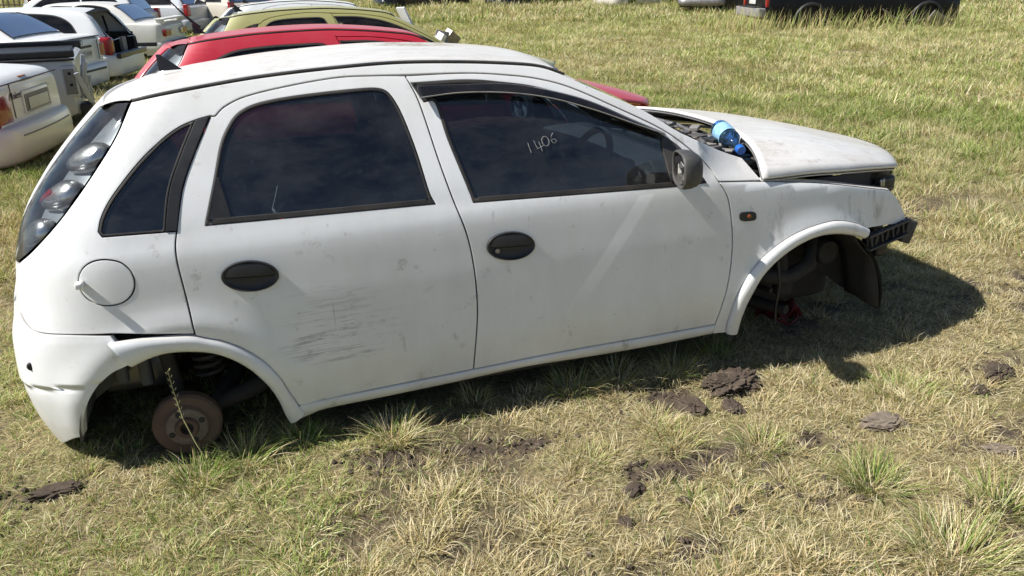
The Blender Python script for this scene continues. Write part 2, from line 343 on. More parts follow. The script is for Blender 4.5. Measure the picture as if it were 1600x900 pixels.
def panel(name, loop, mat, parent, holes=(), off=0.0, gap=0.0028, depth=0.016, step=0.03, both=False, P=S, N=Sn, tilt=0.2, flange=True):
    """a sheet-metal panel lying on surface P(u,z): closed outline, optional holes, turned-in edges"""
    L = loop if isinstance(loop, np.ndarray) else smooth_line(loop, True)
    L = inset(L, gap); H = [inset(h, -0.0005) for h in holes]
    loops = [L] + H; offf = off if callable(off) else (lambda u, z: np.full(np.shape(u), off))
    rim = [inset(L, 0.004)] + [inset(h, -0.004) for h in H]
    mn = L.min(0); mx = L.max(0)
    gx, gy = np.meshgrid(np.arange(mn[0] + step * .5, mx[0], step), np.arange(mn[1] + step * .5, mx[1], step)); G = np.stack([gx.ravel(), gy.ravel()], 1)
    ok = inside(G, rim[0])
    for r in rim[1:]: ok &= ~inside(G, r)
    allb = np.concatenate(loops)
    G = G[ok]
    if len(G): G = G[np.sqrt(((G[:, None] - allb[None]) ** 2).sum(-1)).min(1) > 0.010]
    R = np.concatenate(rim); okr = inside(R, L)
    for h in H: okr &= ~inside(R, h)
    R = R[okr]
    pts = np.concatenate([allb, R, G]); edges = []; o = 0
    for lp in loops:
        n = len(lp); edges += [(o + i, o + (i + 1) % n) for i in range(n)]; o += n
    r = delaunay_2d_cdt([Vector(p) for p in pts], edges, [], 0, 1e-6)
    vc = np.array([tuple(v) for v in r[0]]); tris = np.array([tuple(f) for f in r[2]])
    cen = vc[tris].mean(1); ok = inside(cen, L)
    for h in H: ok &= ~inside(cen, h)
    tris = tris[ok]
    if callable(off):
        P0, N0 = P, N; P = lambda u, z: P0(u, z) + N0(u, z) * off(u, z)[..., None]; offf = lambda u, z: np.zeros(np.shape(u))
        def N(u, z, e=2e-3):
            a = P(u + e, z) - P(u - e, z); b_ = P(u, z + e) - P(u, z - e); q = np.cross(a, b_); return q / np.maximum(np.linalg.norm(q, axis=-1, keepdims=True), 1e-9)
    u, z = vc[:, 0], vc[:, 1]; NN = N(u, z); V = P(u, z) + NN * offf(u, z)[:, None]
    # orient triangles
    tn = np.cross(V[tris[:, 1]] - V[tris[:, 0]], V[tris[:, 2]] - V[tris[:, 0]])
    fl = (tn * NN[tris[:, 0]]).sum(1) < 0; tris[fl] = tris[fl][:, ::-1]
    Vn = NN.copy(); VV = [V]; FF = [tris.tolist()]; NV = [Vn]; base = len(V)
    # turned-in flanges
    for li, lp in enumerate(loops):
        uu, zz = lp[:, 0], lp[:, 1]; nn = N(uu, zz); A = P(uu, zz) + nn * offf(uu, zz)[:, None]
        tan = np.roll(A, -1, 0) - np.roll(A, 1, 0); tan /= np.maximum(np.linalg.norm(tan, axis=1, keepdims=True), 1e-9)
        outw = np.cross(tan, nn)
        if li > 0 and area2(lp) > 0: outw = -outw
        if area2(lp) < 0 and li == 0: outw = -outw
        # tilt boundary normals a little so that edges catch light
        tree_idx = [int(np.argmin(((vc - p) ** 2).sum(1))) for p in lp]
        t = NN[tree_idx] + outw * tilt; Vn[tree_idx] = t / np.maximum(np.linalg.norm(t, axis=1, keepdims=True), 1e-9)
        if flange:
            B_ = A - nn * depth; n = len(lp); q0 = base; VV += [A, B_]; on = outw; NV += [on, outw]
            fq = [(q0 + i, q0 + (i + 1) % n, q0 + n + (i + 1) % n, q0 + n + i) for i in range(n)]; FF.append([f[::-1] for f in fq] if li == 0 else fq); base += 2 * n
    V = np.concatenate(VV); NVV = np.concatenate(NV); F = [f for g in FF for f in g]
    if both:
        k = len(V); V = np.concatenate([V, V * [1, -1, 1]]); NVV = np.concatenate([NVV, NVV * [1, -1, 1]]); F = F + [tuple(i + k for i in f[::-1]) for f in F]
    return mesh_obj(name, V, F, mat, parent, normals=NVV)
def mirror_copy(o, parent=None):
    c = o.copy(); COL.objects.link(c); c.parent = parent if parent is not None else o.parent
    if parent is None or parent.scale.y > 0: c.scale.y = -1
    for ch in list(o.children): mirror_copy(ch, c)
    return c
def resample(L, n):
    L = np.asarray(L, float); s = np.concatenate([[0], np.cumsum(np.linalg.norm(np.diff(L, axis=0), axis=1))]); t = np.linspace(0, s[-1], n)
    return np.stack([np.interp(t, s, L[:, k]) for k in range(L.shape[1])], 1)
def grid_mesh(name, P, mat, parent, both=False, thick=None, flip=False):
    """P: (rows, cols, 3) array"""
    r, c = P.shape[:2]; V = P.reshape(-1, 3); F = [(i * c + j, i * c + j + 1, (i + 1) * c + j + 1, (i + 1) * c + j) for i in range(r - 1) for j in range(c - 1)]
    if flip: F = [f[::-1] for f in F]
    if both: k = len(V); V = np.concatenate([V, V * [1, -1, 1]]); F = F + [tuple(i + k for i in f[::-1]) for f in F]
    o = mesh_obj(name, V, F, mat, parent)
    if thick:
        md = o.modifiers.new('thick', 'SOLIDIFY'); md.thickness = thick; md.offset = -1
    return o

# ---------------------------------------------------------------- outlines on the body surface (u, z, 1 = corner)
T = {}
T['front_door'] = [(0.894, 1.3682), (1.1057, 1.3601), (1.2543, 1.3424), (1.367, 1.3209), (1.4786, 1.2841), (1.6254, 1.211), (1.8133, 1.1077), (1.926, 1.0156), (1.9904, 0.9477), (2.0133, 0.9022), (2.0491, 0.84), (2.0667, 0.7454), (2.0733, 0.6286), (2.0682, 0.525), (2.0536, 0.4272), (2.0391, 0.3495), (2.0273, 0.3066, 1), (1.6929, 0.3088), (1.3421, 0.3121), (1.0109, 0.3068, 1), (1.0244, 0.4367), (1.0367, 0.5634), (1.0354, 0.7102), (1.0209, 0.8331), (0.9872, 0.9595), (0.9589, 1.0879), (0.9237, 1.2841), (0.894, 1.3682, 1)]
T['rear_door'] = [(0.2603, 1.2963), (0.2917, 1.3204), (0.3595, 1.3455), (0.493, 1.3658), (0.6632, 1.38), (0.8005, 1.3754), (0.894, 1.3682, 1), (0.9237, 1.2841), (0.9589, 1.0879), (0.9872, 0.9595), (1.0209, 0.8331), (1.0354, 0.7102), (1.0367, 0.5634), (1.0244, 0.4367), (1.0109, 0.3068, 1), (0.6741, 0.3015), (0.3707, 0.293, 1), (0.3466, 0.3563), (0.3223, 0.4265), (0.2822, 0.4953), (0.2254, 0.5542), (0.1671, 0.5933), (0.1148, 0.6145), (0.0878, 0.6291, 1), (0.0857, 0.7042), (0.0811, 0.7982), (0.0778, 0.8746), (0.0807, 0.9242), (0.092, 0.9693), (0.1288, 1.0899), (0.1789, 1.1874), (0.2468, 1.2974, 1)]
T['rear_window'] = [(0.1774, 0.9745, 1), (0.1847, 0.9952), (0.2267, 1.1099), (0.2623, 1.2099), (0.2944, 1.2626), (0.3298, 1.2979), (0.3835, 1.3203), (0.4708, 1.3324), (0.5879, 1.3384), (0.707, 1.3406), (0.7844, 1.3384), (0.8212, 1.3253), (0.8434, 1.293), (0.8635, 1.2364), (0.888, 1.128), (0.9093, 0.9939), (0.9252, 0.9521, 1)]
T['front_window'] = [(0.9069, 1.3447, 1), (1.1011, 1.3397), (1.235, 1.3207), (1.3608, 1.2937), (1.5082, 1.2385), (1.62, 1.1852), (1.7722, 1.1116), (1.8648, 1.0467), (1.9194, 0.9729), (1.9635, 0.9035, 1), (1.7979, 0.9065), (1.055, 0.9407, 1), (1.0499, 0.9669), (1.0017, 1.1496), (0.9781, 1.2754), (0.9405, 1.2786, 1)]
T['quarter_window'] = [(-0.1186, 0.9938, 1), (-0.105, 1.0299), (-0.0786, 1.0719), (-0.0363, 1.1216), (0.0224, 1.1827), (0.0807, 1.2329), (0.1437, 1.2705), (0.1986, 1.2883), (0.2448, 1.2976, 1), (0.1789, 1.1874), (0.1288, 1.0899), (0.0939, 0.9691, 1), (-0.112, 0.978, 1)]
T['gut'] = [(0.0251, 1.355, 1), (0.1351, 1.3719), (0.2305, 1.3827), (0.4208, 1.3987), (0.6664, 1.4077), (0.8781, 1.4081), (1.0974, 1.3941), (1.2581, 1.378), (1.3767, 1.3607), (1.4508, 1.3337), (1.5216, 1.2979), (1.6325, 1.2432), (1.7457, 1.185), (1.8191, 1.1362), (1.8794, 1.0947), (1.9578, 1.0547), (2.0673, 1.0025), (2.1716, 0.96, 1)]
T['cowl_edge'] = [(2.1716, 0.96, 1), (2.2069, 0.8821, 1), (2.0133, 0.9022, 1)]
T['light_edge'] = [(0.0229, 1.3533, 1), (-0.023, 1.2653), (-0.0906, 1.1781), (-0.1722, 1.0859), (-0.2534, 1.0081), (-0.3526, 0.9374), (-0.449, 0.8918, 1)]
T['bumper_top'] = [(-0.4769, 0.7345), (-0.4256, 0.7015), (-0.3762, 0.6855), (-0.2608, 0.6814), (-0.1516, 0.6692, 1)]
T['bumper_arch'] = [(-0.1524, 0.6652, 1), (-0.1336, 0.6145), (-0.1239, 0.5657, 1), (-0.1735, 0.5469), (-0.2228, 0.4997), (-0.2599, 0.4465), (-0.2859, 0.3908), (-0.3127, 0.3073, 1)]
T['flare_r_o'] = [(-0.1587, 0.6494, 1), (-0.0828, 0.6485), (0.0113, 0.6382), (0.0778, 0.6284), (0.1148, 0.6145), (0.1671, 0.5933), (0.2254, 0.5542), (0.2822, 0.4953), (0.3223, 0.4265), (0.3466, 0.3563), (0.3707, 0.293), (0.3864, 0.2609, 1)]
T['flare_r_i'] = [(-0.1159, 0.5588, 1), (-0.0504, 0.5765), (0.0126, 0.5786), (0.1044, 0.5592), (0.1642, 0.5315), (0.229, 0.4755), (0.2764, 0.4033), (0.3043, 0.3317), (0.3196, 0.2572), (0.3303, 0.2233, 1)]
T['sill_bot'] = [(0.3299, 0.2205, 1), (0.3732, 0.2283), (0.4389, 0.2496), (0.6698, 0.2549), (0.9224, 0.2607), (1.2121, 0.2701), (1.5303, 0.2592), (1.7809, 0.256), (2.0179, 0.2604, 1)]
T['sill_top'] = [(0.3778, 0.2974, 1), (0.6741, 0.3015), (1.0109, 0.3068), (1.3421, 0.3121), (1.6929, 0.3088), (2.0273, 0.3066, 1)]
T['fender_top'] = [(2.0133, 0.9022, 1), (2.2058, 0.8801), (2.28, 0.8705), (2.5475, 0.8245), (2.8863, 0.7442, 1)]
T['fender_front'] = [(2.8863, 0.7442, 1), (2.9415, 0.6939), (2.9923, 0.6256), (3.0125, 0.5814, 1), (2.7425, 0.6099, 1)]
T['flare_f_o'] = [(2.7425, 0.6099, 1), (2.666, 0.6464), (2.5754, 0.6728), (2.4942, 0.6757), (2.3926, 0.6627), (2.3004, 0.6316), (2.2133, 0.5777), (2.1464, 0.5064), (2.1039, 0.4174), (2.0824, 0.2977), (2.0824, 0.2577, 1)]
T['flare_f_i'] = [(2.7212, 0.5705, 1), (2.6496, 0.5974), (2.5517, 0.6196), (2.4596, 0.6214), (2.3731, 0.6003), (2.29, 0.5599), (2.2187, 0.501), (2.1741, 0.4239), (2.1488, 0.345), (2.1416, 0.2876), (2.1394, 0.2503, 1)]
T['fender_low'] = [(2.0273, 0.3066, 1), (2.0205, 0.2629, 1), (2.0824, 0.2577, 1)]
T['visor_lo'] = [(0.9237, 1.2841, 1), (1.0695, 1.2883), (1.2391, 1.2741), (1.3889, 1.2444), (1.5388, 1.1946), (1.6909, 1.1326), (1.8037, 1.0863, 1)]
T['visor_up'] = [(0.9268, 1.3329, 1), (1.098, 1.3254), (1.264, 1.3121), (1.4129, 1.2766), (1.5465, 1.2309), (1.6958, 1.1564), (1.8141, 1.0987, 1)]
T['front_door'] = [T['front_door'][-1]] + T['front_door'][1:-1]
GU = smooth_line(T['gut'], False, 0.02); G3 = S(GU[:, 0], GU[:, 1])
def gutter(u): return np.stack([np.interp(u, GU[:, 0], G3[:, k]) for k in range(3)], -1)
def near(pts, a, b):   # slice of a traced list between two u,z points
    i = min(range(len(pts)), key=lambda k: (pts[k][0] - a[0]) ** 2 + (pts[k][1] - a[1]) ** 2); j = min(range(len(pts)), key=lambda k: (pts[k][0] - b[0]) ** 2 + (pts[k][1] - b[1]) ** 2)
    return pts[i:j + 1] if i <= j else pts[j:i + 1][::-1]
FD, RD = T['front_door'], T['rear_door']
fd_top = near(FD, (0.894, 1.3682), (2.0133, 0.9022)); fd_edge = near(FD, (2.0133, 0.9022), (2.0273, 0.3066))
rd_top = near(RD, (0.2603, 1.2963), (0.894, 1.3682)); rd_rear = near(RD, (0.0878, 0.6291), (0.2468, 1.2974))
QW = T['quarter_window']
BODY_SIDE = (T['gut'] + [(2.2069, 0.8821, 1), (2.0133, 0.9022, 1)] + fd_top[::-1][1:-1] + [(0.894, 1.3705)] + rd_top[::-1][1:]
             + [(0.2468, 1.2976, 1)] + QW[:8][::-1] + [(-0.112, 0.978, 1), (0.0925, 0.9691, 1)] + rd_rear[::-1][4:-1] + [(0.0878, 0.634, 1), (-0.1516, 0.6735, 1)]
             + T['bumper_top'][::-1][1:] + [(-0.53, 0.7385), (-0.60, 0.737, 1), (-0.625, 0.80), (-0.60, 0.872, 1)] + T['light_edge'][::-1][:-1])
BODY_SIDE3 = (T['gut'] + [(2.2069, 0.8821, 1), (2.0133, 0.9022, 1)] + fd_top[::-1] + near(FD, (0.9237, 1.2841), (1.0109, 0.3068))[::1]
              + [(0.3707, 0.293, 1)] + near(RD, (0.3466, 0.3563), (0.0878, 0.6291)) + [(-0.1516, 0.6735, 1)] + T['bumper_top'][::-1][1:] + [(-0.53, 0.7385), (-0.60, 0.737, 1), (-0.625, 0.80), (-0.60, 0.872, 1)] + T['light_edge'][::-1][:-1])
LIGHT = T['light_edge'] + [(-0.555, 0.885, 1), (-0.60, 0.93), (-0.575, 1.0), (-0.50, 1.1), (-0.405, 1.2), (-0.285, 1.295), (-0.14, 1.347, 1)]
BUMPER = ([(-1.17, 0.735, 1), (-0.60, 0.737, 1), (-0.53, 0.7385)] + T['bumper_top'][:-1] + [(-0.1516, 0.6692, 1)] + T['bumper_arch'][1:]
          + [(-0.36, 0.287), (-0.45, 0.237), (-0.57, 0.195), (-0.8, 0.19), (-1.17, 0.19, 1)])
FENDER = (T['fender_top'] + T['fender_front'][1:] + T['flare_f_o'][1:] + [(2.0205, 0.2629, 1)] + fd_edge[::-1][:-1])
WIN_LONG = [(-0.105, 1.0, 1), (-0.03, 1.115), (0.09, 1.225), (0.25, 1.305), (0.45, 1.33), (0.70, 1.337), (0.80, 1.333), (0.835, 1.31), (0.87, 1.20), (0.915, 0.98, 1)]
def seal_and_pane(prefix, loop, parent, gl, w=0.011, wbot=0.011, zbot=None, off=-0.004):
    L = smooth_line(loop, True) if not isinstance(loop, np.ndarray) else loop
    if area2(L) < 0: L = L[::-1].copy()
    d = np.full(len(L), w)
    if zbot is not None: d = np.where(L[:, 1] < np.interp(L[:, 0], *zbot), wbot, w)
    I = inset(L, d)
    panel(prefix + '_seal', L, M['rubber'], parent, holes=[I[::-1]], off=0.001, gap=0.001, depth=0.012, step=0.2, tilt=0.5)
    return panel(prefix + '_glass', I, gl, parent, off=off, gap=-0.002, depth=0.004, step=0.05, tilt=0.0, flange=False)
def handle(parent, u0, z0, lock):
    c = S(u0, z0); n = Sn(u0, z0); tu = S(u0 + .01, z0) - S(u0 - .01, z0); tu /= np.linalg.norm(tu); tz = np.cross(n, tu) * -1
    if tz[2] < 0: tz = -tz
    a, b, sl = .087, .051, -.075; V = []; F = []; n_ = 40
    rings = [(1.03, -.003), (1.03, .006), (1.0, .011), (.94, .011), (.88, .006), (.80, .003), (.4, .003), (.02, .003)]
    for s, h in rings:
        for k in range(n_):
            w = 2 * math.pi * k / n_; V.append(c + tu * a * s * math.cos(w) + tz * (b * s * math.sin(w) + sl * a * s * math.cos(w)) + n * h)
    for i in range(len(rings) - 1):
        for k in range(n_): F.append((i * n_ + k, i * n_ + (k + 1) % n_, (i + 1) * n_ + (k + 1) % n_, (i + 1) * n_ + k))
    q = len(V); m1, m2 = 20, 7    # lifting flap: upper half dome
    for i in range(m2):
        zz = -.12 + .98 * i / (m2 - 1)
        for k in range(m1):
            xx = (-1 + 2 * k / (m1 - 1)) * .90 * math.sqrt(max(0, 1 - min(1, (zz / .93) ** 2)))
            V.append(c + tu * a * xx + tz * (b * zz + sl * a * xx) + n * (.0135 - .007 * (xx ** 4) - .006 * max(0, zz) ** 3 - (.011 if i == 0 else 0)))
    for i in range(m2 - 1):
        for k in range(m1 - 1): F.append((q + i * m1 + k, q + i * m1 + k + 1, q + (i + 1) * m1 + k + 1, q + (i + 1) * m1 + k))
    o = auto(mesh_obj('door_handle', V, F, M['black'], parent), 40)
    if lock:
        d = c - tu * .052 + tz * (-.014 + .004); pr = [(0, .010), (.0085, .010), (.0085, .002)]
        lk = lathe('key_lock', pr, M['steel'], parent, 14, 'y', (0, 0, 0)); R = Matrix((tuple(tu), tuple(n), tuple(tz))).transposed().to_4x4(); R.translation = Vector(d)
        lk.data.transform(R)
    return o
def make_mirror(root, body):
    # shell lofted along x, open towards the rear, with a broken insert
    V = []; F = []; n = 28; st = [(0.0, .95), (.010, 1.0), (.035, .99), (.058, .92), (.078, .74), (.088, .42), (.091, .02)]
    c = Vector((1.745, -.925, 1.002))
    for (dx, s) in st:
        for k in range(n):
            w = 2 * math.pi * k / n; cy, sz = math.cos(w), math.sin(w)
            yy = math.copysign(abs(cy) ** .62, cy) * .088 * s; zz = math.copysign(abs(sz) ** .62, sz) * .064 * s
            V.append((c.x + dx + .26 * (yy + .09) * (1 if dx < .1 else .7), c.y + yy, c.z + zz - .004 * dx / .13))
    m = len(st)
    for i in range(m - 1):
        for k in range(n): F.append((i * n + k, i * n + (k + 1) % n, (i + 1) * n + (k + 1) % n, (i + 1) * n + k))
    o = auto(mesh_obj('side_mirror', V, F, body, root), 40); md = o.modifiers.new('t', 'SOLIDIFY'); md.thickness = .006; md.offset = -1
    V = []; F = []
    for r in (1, 0):
        for k in range(n):
            w = 2 * math.pi * k / n; cy, sz = math.cos(w), math.sin(w)
            yy = math.copysign(abs(cy) ** .6, cy) * .086 * r; zz = math.copysign(abs(sz) ** .6, sz) * .062 * r
            V.append((c.x + .022 + .26 * (yy + .09), c.y + yy, c.z + zz))
    F = [(k, (k + 1) % n, n + (k + 1) % n, n + k) for k in range(n)]
    mesh_obj('mirror_backing', V, F, M['mirback'], o, smooth=False)
    rnd = random.Random(4)
    for i in range(7):
        yy = rnd.uniform(-.05, .05); zz = rnd.uniform(-.04, .04)
        rbox('broken_bracket', (c.x + .016 + .26 * (yy + .09), c.y + yy, c.z + zz), (.012, rnd.uniform(.008, .05), rnd.uniform(.006, .03)), M['black'] if i % 2 else M['steel'], o, .002, Matrix.Rotation(rnd.uniform(-.6, .6), 3, 'X'))
    rbox('mirror_arm', (1.845, -.83, .948), (.07, .10, .035), M['black'], o, .01)
    return o
def hatchback(root, pt, doors=5, hood=True, hero=False):
    """five-door or three-door hatchback shell without wheels, parts parented to root"""
    mir = []; gl = M['glass'] if hero else M['farglass']
    if doors == 5:
        fl = np.array([(-.1287 + .0745 * math.cos(a), .838 + .0755 * math.sin(a)) for a in np.linspace(0, 2 * math.pi, 48, endpoint=False)])
        bs = panel('body_side', BODY_SIDE, pt, root, holes=[fl[::-1].copy()], off=0)
        qp = smooth_line(QW, True)
        # quarter light: glass, seal and the broad black upright against the door
        up = smooth_line([(0.2448, 1.2976, 1), (0.1789, 1.1874), (0.1288, 1.0899), (0.0939, 0.9691, 1), (0.058, 0.9705, 1), (0.0905, 1.09), (0.139, 1.188), (0.198, 1.2885, 1)], True)
        panel('quarter_upright', up, M['black'], bs, off=0.003, gap=0.001, depth=0.01, step=0.2)
        seal_and_pane('quarter', [QW[0], *QW[1:7], (0.197, 1.288, 1), (0.138, 1.1875), (0.0895, 1.09), (0.0575, 0.9708, 1), QW[-1]], bs, gl, 0.007)
        mir.append(bs)
        rw = smooth_line(T['rear_window'], True); rd = panel('rear_door', RD, pt, root, holes=[rw], off=0)
        zb = ((-1, 0.1774, .9252, 3), (1.0, .990, .972, .97))
        seal_and_pane('window', rw, rd, gl, 0.010, 0.020, zb)
        tri = smooth_line([(0.186, 0.992, 1), (0.2325, 1.112, 1), (0.2425, 1.115, 1), (0.262, 0.990, 1)], True); panel('window_corner', tri, M['black'], rd, off=0.001, gap=0, depth=.004, step=.3, flange=False)
        handle(rd, .2881, .7994, False); mir.append(rd)
    else:
        wl_ = smooth_line(WIN_LONG, True); bs = panel('body_side', BODY_SIDE3, pt, root, holes=[wl_], off=0)
        seal_and_pane('side_window', wl_, bs, gl, 0.014, 0.018, ((-1, 3), (.99, .99))); mir.append(bs)
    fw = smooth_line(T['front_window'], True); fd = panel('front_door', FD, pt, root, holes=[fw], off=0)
    zb = ((0.9, 1.055, 1.963, 3), (1.0, .956, .920, .92))
    sail = smooth_line([(1.815, .925, 1), (1.80, 1.075), (1.868, 1.040), (1.916, .972), (1.952, .914, 1)], True)
    seal_and_pane('window', fw, fd, gl, 0.012, 0.019, zb)
    panel('mirror_sail', sail, M['trim'], fd, off=0.005, gap=0, depth=.012, step=.3)
    handle(fd, 1.1753, .7742, True)
    mir.append(fd)
    if hero:
        A = resample(smooth_line(T['visor_up'], False), 60); Bv = resample(smooth_line(T['visor_lo'], False), 60)
        P = []
        for k in range(9):
            s = k / 8; Q = A * (1 - s) + Bv * s; P.append(S(Q[:, 0], Q[:, 1]) + Sn(Q[:, 0], Q[:, 1]) * (.004 + .026 * s ** .7))
        vis = grid_mesh('wind_deflector', np.array(P).transpose(1, 0, 2), M['acrylic'], fd, thick=.003)
        # pale beaded lower edge of the deflector
        tube('deflector_edge', [tuple(p) for p in (S(Bv[:, 0], Bv[:, 1]) + Sn(Bv[:, 0], Bv[:, 1]) * .031)], .0024, M['grey'], fd, 6)
    # wing, arches, sill
    fe = panel('front_wing', FENDER, pt, root); mir.append(fe)
    Lt = resample(smooth_line(T['fender_top'], False), 40); e3 = S(Lt[:, 0], Lt[:, 1]) + [0, .004, .0]
    grid_mesh('wing_flange', np.stack([e3, e3 + [0, .012, .004], e3 + [-.0, .045, .004], e3 + [0, .06, -.05]], 1), pt, fe)
    ind = np.array([(2.1378 + .037 * math.copysign(abs(math.cos(a)) ** .6, math.cos(a)), .7534 + .0185 * math.copysign(abs(math.sin(a)) ** .6, math.sin(a)) - .13 * .037 * math.cos(a)) for a in np.linspace(0, 2 * math.pi, 32, endpoint=False)])
    panel('side_indicator', ind, M['black'], fe, off=.005, gap=0, depth=.008, step=.2)
    ind2 = np.array([(2.143 + .008 * math.cos(a), .7535 + .0075 * math.sin(a)) for a in np.linspace(0, 2 * math.pi, 16, endpoint=False)]); panel('indicator_bulb', ind2, M['amber'], fe, off=.008, gap=0, depth=.004, step=.2)
    def flare(o_, i_, nm, loose=False):
        A = resample(smooth_line(T[o_], False), 60); B_ = resample(smooth_line(T[i_], False), 60); rows = []
        t = np.linspace(0, 1, 60)
        for s, h in ((0, -.012), (0.0, .004), (.04, .010), (.25, .017), (.55, .018), (.8, .013), (.95, .004), (1.0, -.006)):
            Q = A * (1 - s) + B_ * s; ex = .02 * np.clip(1 - t / .35, 0, 1) ** 1.5 if loose else 0
            rows.append(S(Q[:, 0], Q[:, 1]) + Sn(Q[:, 0], Q[:, 1]) * np.expand_dims(h + ex, -1))
        rows.append(rows[-1] + [0, .03, .004]); rows.append(rows[-1] + [0, .03, .0])
        return grid_mesh(nm, np.array(rows), pt, root)
    mir.append(flare('flare_f_o', 'flare_f_i', 'front_arch_trim')); mir.append(flare('flare_r_o', 'flare_r_i', 'rear_arch_trim', hero))
    A = resample(smooth_line(T['sill_top'], False), 50); B_ = resample(smooth_line(T['sill_bot'], False), 50); rows = []
    for s, h in ((0, -.02), (0, .0), (.05, .004), (.5, .004), (.9, -.002), (1.0, -.010)):
        Q = A * (1 - s) + B_ * s; rows.append(S(Q[:, 0], Q[:, 1]) + Sn(Q[:, 0], Q[:, 1]) * h)
    rows.append(rows[-1] + [0, .05, -.006]); rows.append(rows[-1] + [0, .05, .03]); mir.append(grid_mesh('sill', np.array(rows), pt, root))
    # rear bumper across the back
    def boff(u, z):
        zc = .475 + .05 * np.clip((u + .5) / .4, 0, 1); return -.001 + .004 * np.clip((.70 - z) / .05, 0, 1) + .007 * np.clip((z - zc) / .010, 0, 1) - .004 * np.exp(-((z - zc) / .006) ** 2)
    rb = panel('rear_bumper', BUMPER, pt, root, both=True, off=boff, step=.014, gap=.0008, depth=.03)
    if doors == 5:
        ff = panel('fuel_flap', fl, pt, root, off=.001, gap=.0045, depth=.012, step=.03); c = S(-.192, .842); n = Sn(-.192, .842)
        rbox('flap_tab', tuple(c + n * .016), (.024, .034, .02), pt, ff, .006)
    # tail lamp: clear outer lens over a dark housing with three bowls
    LL = smooth_line(LIGHT, True)
    tl = panel('tail_light', LL, M['lens'], root, off=.004, gap=.003, depth=.0, step=.035, flange=False, tilt=.1)
    panel('lamp_housing', LL, M['housing'], tl, off=-.045, gap=.002, depth=-.046, step=.05)
    for i, (u0, z0, mt) in enumerate(((-.165, 1.213, 'chrome'), (-.275, 1.105, 'chrome'), (-.395, .985, 'chrome'))):
        c = S(u0, z0); n = Sn(u0, z0); tu = S(u0 + .01, z0) - S(u0 - .01, z0); tu /= np.linalg.norm(tu); tz = np.cross(n, tu); tz *= np.sign(tz[2]) if tz[2] else 1
        ax = (tu * .9 + tz * .42); ax /= np.linalg.norm(ax); bx = np.cross(n, ax); V = []; F = []; nn = 20
        for (s, h) in ((1.0, -.044), (.98, -.026), (.86, -.012), (.6, -.004), (.3, -.001), (.02, 0)):
            for k in range(nn):
                w = 2 * math.pi * k / nn; st_ = 1.0 + .25 * math.cos(w); V.append(c + ax * .088 * s * math.cos(w) + bx * .046 * s * math.sin(w) * st_ + n * (h - .004))
        for q in range(5):
            for k in range(nn): F.append((q * nn + k, q * nn + (k + 1) % nn, (q + 1) * nn + (k + 1) % nn, (q + 1) * nn + k))
        mesh_obj('lamp_bowl', V, F, M['chrome'], tl)
        if i == 1:
            V2 = [Vector(v) * 1 for v in V]; sel = [(k) for k in range(nn) if 6 <= k <= 10]
            mesh_obj('red_insert', [Vector(v) + Vector(n) * .002 for v in V], [f for f in F if (f[0] % nn) in sel], M['redlens'], tl)
    mir.append(tl)
    # roof, gutter strips, screen
    us = np.linspace(.030, 1.45, 46); qs = np.linspace(-1, 1, 25); g = gutter(us)
    def loft(us, bow0, bow1, cr0, cr1, crm, q=qs, ins=.012, lift=.003):
        g = gutter(us); s = (us - us[0]) / (us[-1] - us[0]); bow = bow0 + (bow1 - bow0) * s; cr = cr0 + (cr1 - cr0) * s + (crm) * 4 * s * (1 - s)
        Q = q[None]; yy = (np.abs(g[:, 1]) - ins)[:, None] * Q; k = 1 - np.abs(Q) ** 2.3
        return np.stack([g[:, 0][:, None] + bow[:, None] * (1 - Q ** 2), yy, g[:, 2][:, None] + lift + cr[:, None] * k], -1)
    rf = grid_mesh('roof', loft(us, .02, .05, .016, .018, .005), pt, root, thick=.008)
    for sgn in (1, -1):
        pp = gutter(np.linspace(.03, 1.47, 40)); pp = pp + np.array([0, .006, .002])
        tube('gutter_strip', [(p[0], p[1] * sgn, p[2]) for p in pp], .0065, M['rubber'], root, 6)
    us2 = np.concatenate([np.linspace(1.462, 1.98, 22)])
    ws = grid_mesh('windscreen', loft(us2, .05, .06, .022, .012, .0, ins=.016, lift=-.004), M['screen'], root)
    # cowl below the screen
    us3 = np.linspace(1.985, 2.165, 8); cw = loft(us3, .06, .15, .012, .0, 0, ins=.02, lift=0); cw[..., 2] -= np.linspace(0, .05, 8)[:, None]
    cowl = grid_mesh('cowl', cw, M['trim'], root)
    # tailgate with its glass and roof spoiler lip
    zs = np.linspace(.735, 1.345, 26); ub = np.interp(zs, [.735, .80, .872, .885, .93, 1.0, 1.1, 1.2, 1.295, 1.345], [-.605, -.63, -.607, -.61, -.605, -.58, -.505, -.41, -.29, -.14])
    bd = S(ub, zs); xc = xr_(zs) - .02; q = np.linspace(-1, 1, 21)
    P = np.stack([xc[:, None] + (bd[:, 0] - xc)[:, None] * (q[None] ** 2), np.abs(bd[:, 1])[:, None] * q[None], np.repeat(zs[:, None], 21, 1)], -1)
    tg = grid_mesh('tailgate', P, pt, root, thick=.01)
    rg = P[9:24, 2:19].copy(); rg[..., 0] -= .006; grid_mesh('rear_glass', rg, gl, tg)
    g0 = gutter(np.array([.026]))[0]; q = np.linspace(-1, 1, 21); k = 1 - np.abs(q) ** 2.3; rows = []
    for s in np.linspace(0, 1, 7):
        y1 = abs(g0[1]) - .012; x0 = g0[0] + .018 * (1 - q ** 2) - .006; x1 = -.085 - .055 * (1 - q ** 2)
        z0 = g0[2] + .003 + .016 * k; z1 = 1.346 - .008 * k
        rows.append(np.stack([x0 + (x1 - x0) * s, (y1 + (.52 - y1) * s) * q, z0 + (z1 - z0) * s + .006 * math.sin(math.pi * s)], -1))
    last = rows[-1]; rows.append(last + [.004, 0, -.012]); rows.append(last + [.03, 0, -.022])
